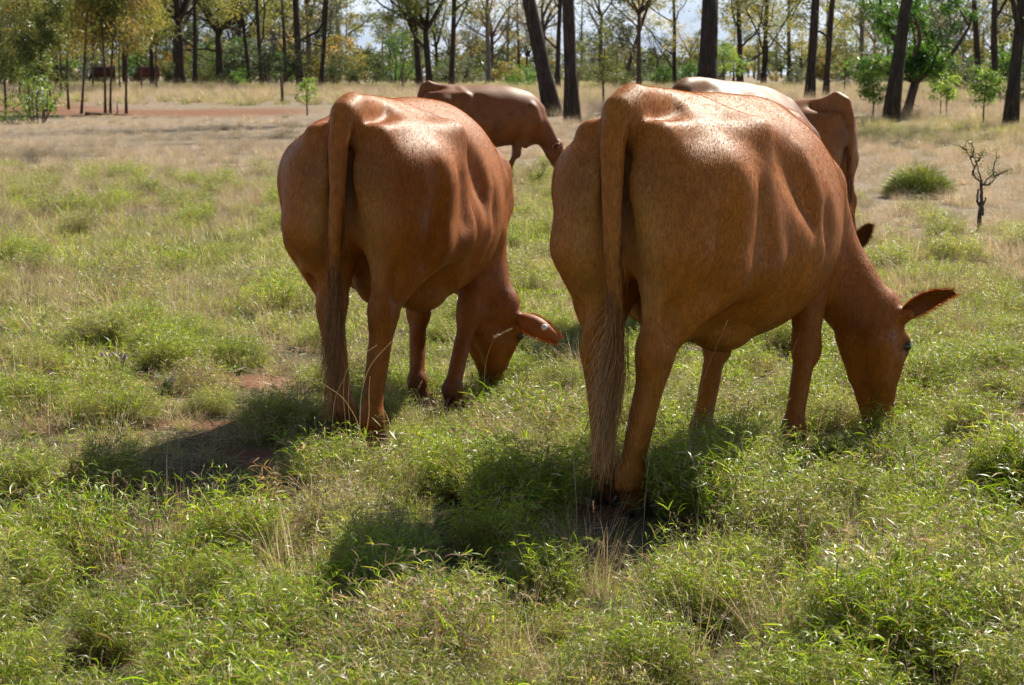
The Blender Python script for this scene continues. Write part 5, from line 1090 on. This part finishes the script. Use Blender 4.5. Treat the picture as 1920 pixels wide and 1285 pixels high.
# dry curved stalks by the left cow and seed heads
def stalk(pts, d, lab, seed, r=0.0022, col=(0.60, 0.48, 0.28), head=0):
    rng = np.random.default_rng(seed); p = np.array([((x - CX) / FPX * d, d + rng.normal(0, 0.004) - 0.03 * i, CAM_H - (y - HORIZON) * d / FPX) for i, (x, y) in enumerate(pts)]); b = p[0].copy(); b[2] = GZ(b[0], b[1]); p[0][2] = b[2] - 0.01
    t = np.linspace(0, 1, len(p)); tt = np.linspace(0, 1, 14); from_ = np.stack([np.interp(tt, t, p[:, i]) for i in range(3)], -1)
    for _ in range(2): from_[1:-1] = (from_[:-2] + from_[2:] + 2 * from_[1:-1]) / 4
    mb = MB(); mb.tube(from_ - b, r * np.linspace(1, 0.5, 14), 5, C=(*col, 1))
    if head:
        tip = from_[-1] - b; dr = unit(from_[-1] - from_[-2]); m = 90; s_ = rng.random(m); bb = tip + dr * (s_[:, None] - 0.9) * head; c = vec((0.50, 0.40, 0.30)) * rng.uniform(0.7, 1.3, (m, 1))
        blades(mb, bb, rng.random(m) * 6.283, rng.uniform(-0.3, 1.3, m), rng.uniform(-0.2, 0.4, m), rng.uniform(0.008, 0.016, m), np.full(m, 0.0014), c, c, 1, rng)
    o = mb.build('dry_stalk', M_mound, None); o.location = b; tag(o, lab, 'grass stalk', 'dry grass stalks'); return o
stalk([(668, 800), (672, 740), (692, 680), (735, 634)], 6.75, 'pale dry stalk curving over the right hock of the left cow', 1)
stalk([(655, 800), (648, 730), (665, 670), (708, 640)], 6.78, 'pale dry stalk arching just left of a similar one at the hock', 2)
stalk([(650, 815), (640, 740), (646, 690), (672, 672)], 6.7, 'short pale stalk bent across the tail tuft of the left cow', 3)
stalk([(612, 800), (622, 745), (648, 700), (664, 640)], 6.72, 'dry stalk rising before the left hind leg of the left cow', 4, 0.0016)
stalk([(665, 830), (690, 780), (690, 735), (694, 700)], 6.6, 'straight dry stalk standing at the left cow shin', 5, 0.0018)
stalk([(1285, 900), (1300, 800), (1320, 700), (1362, 592)], 5.9, 'very long thin stalk crossing the belly of the nearest cow', 6, 0.0010, (0.50, 0.36, 0.22))
stalk([(1460, 860), (1462, 780), (1470, 700), (1492, 630)], 6.2, 'thin stalk in front of the right foreleg of the nearest cow', 7, 0.0010, (0.50, 0.36, 0.22))
stalk([(1085, 1000), (1082, 930), (1076, 860), (1074, 800)], 5.55, 'grey upright stalk left of the tail of the nearest cow', 8, 0.0016, (0.42, 0.36, 0.28))
stalk([(1210, 1010), (1214, 940), (1216, 880), (1220, 840)], 5.45, 'grey upright stalk before the shin of the nearest cow', 9, 0.0013, (0.42, 0.36, 0.28))
stalk([(905, 720), (908, 680), (925, 630), (958, 612)], 7.9, 'fluffy seed head stalk in front of the left cow face', 10, 0.0016, (0.45, 0.36, 0.22), 0.10)
stalk([(1535, 1060), (1518, 1000), (1505, 950), (1498, 925)], 4.9, 'dark grey twig like stalk in the grass at lower right', 11, 0.003, (0.30, 0.25, 0.22))
stalk([(1568, 1120), (1566, 1090), (1564, 1070), (1562, 1045)], 4.55, 'pale fluffy seed head in the lower right grass', 12, 0.0014, (0.45, 0.36, 0.22), 0.05)
stalk([(225, 1110), (222, 1090), (222, 1075), (220, 1060)], 4.55, 'brown fluffy seed head in the lower left grass', 13, 0.0014, (0.45, 0.36, 0.22), 0.05)
stalk([(75, 1040), (72, 1010), (78, 985), (100, 958)], 5.3, 'bent pale stalk against the dark soil at far left', 14, 0.0020, (0.45, 0.40, 0.32))
stalk([(155, 1060), (140, 1000), (118, 970), (102, 958)], 5.25, 'leaning brown stalk meeting a bent pale one at far left', 15, 0.0020, (0.36, 0.26, 0.16))
stalk([(700, 860), (668, 790), (640, 740), (606, 715)], 6.45, 'straight pale stalk slanting left before the left cow', 16, 0.0012)
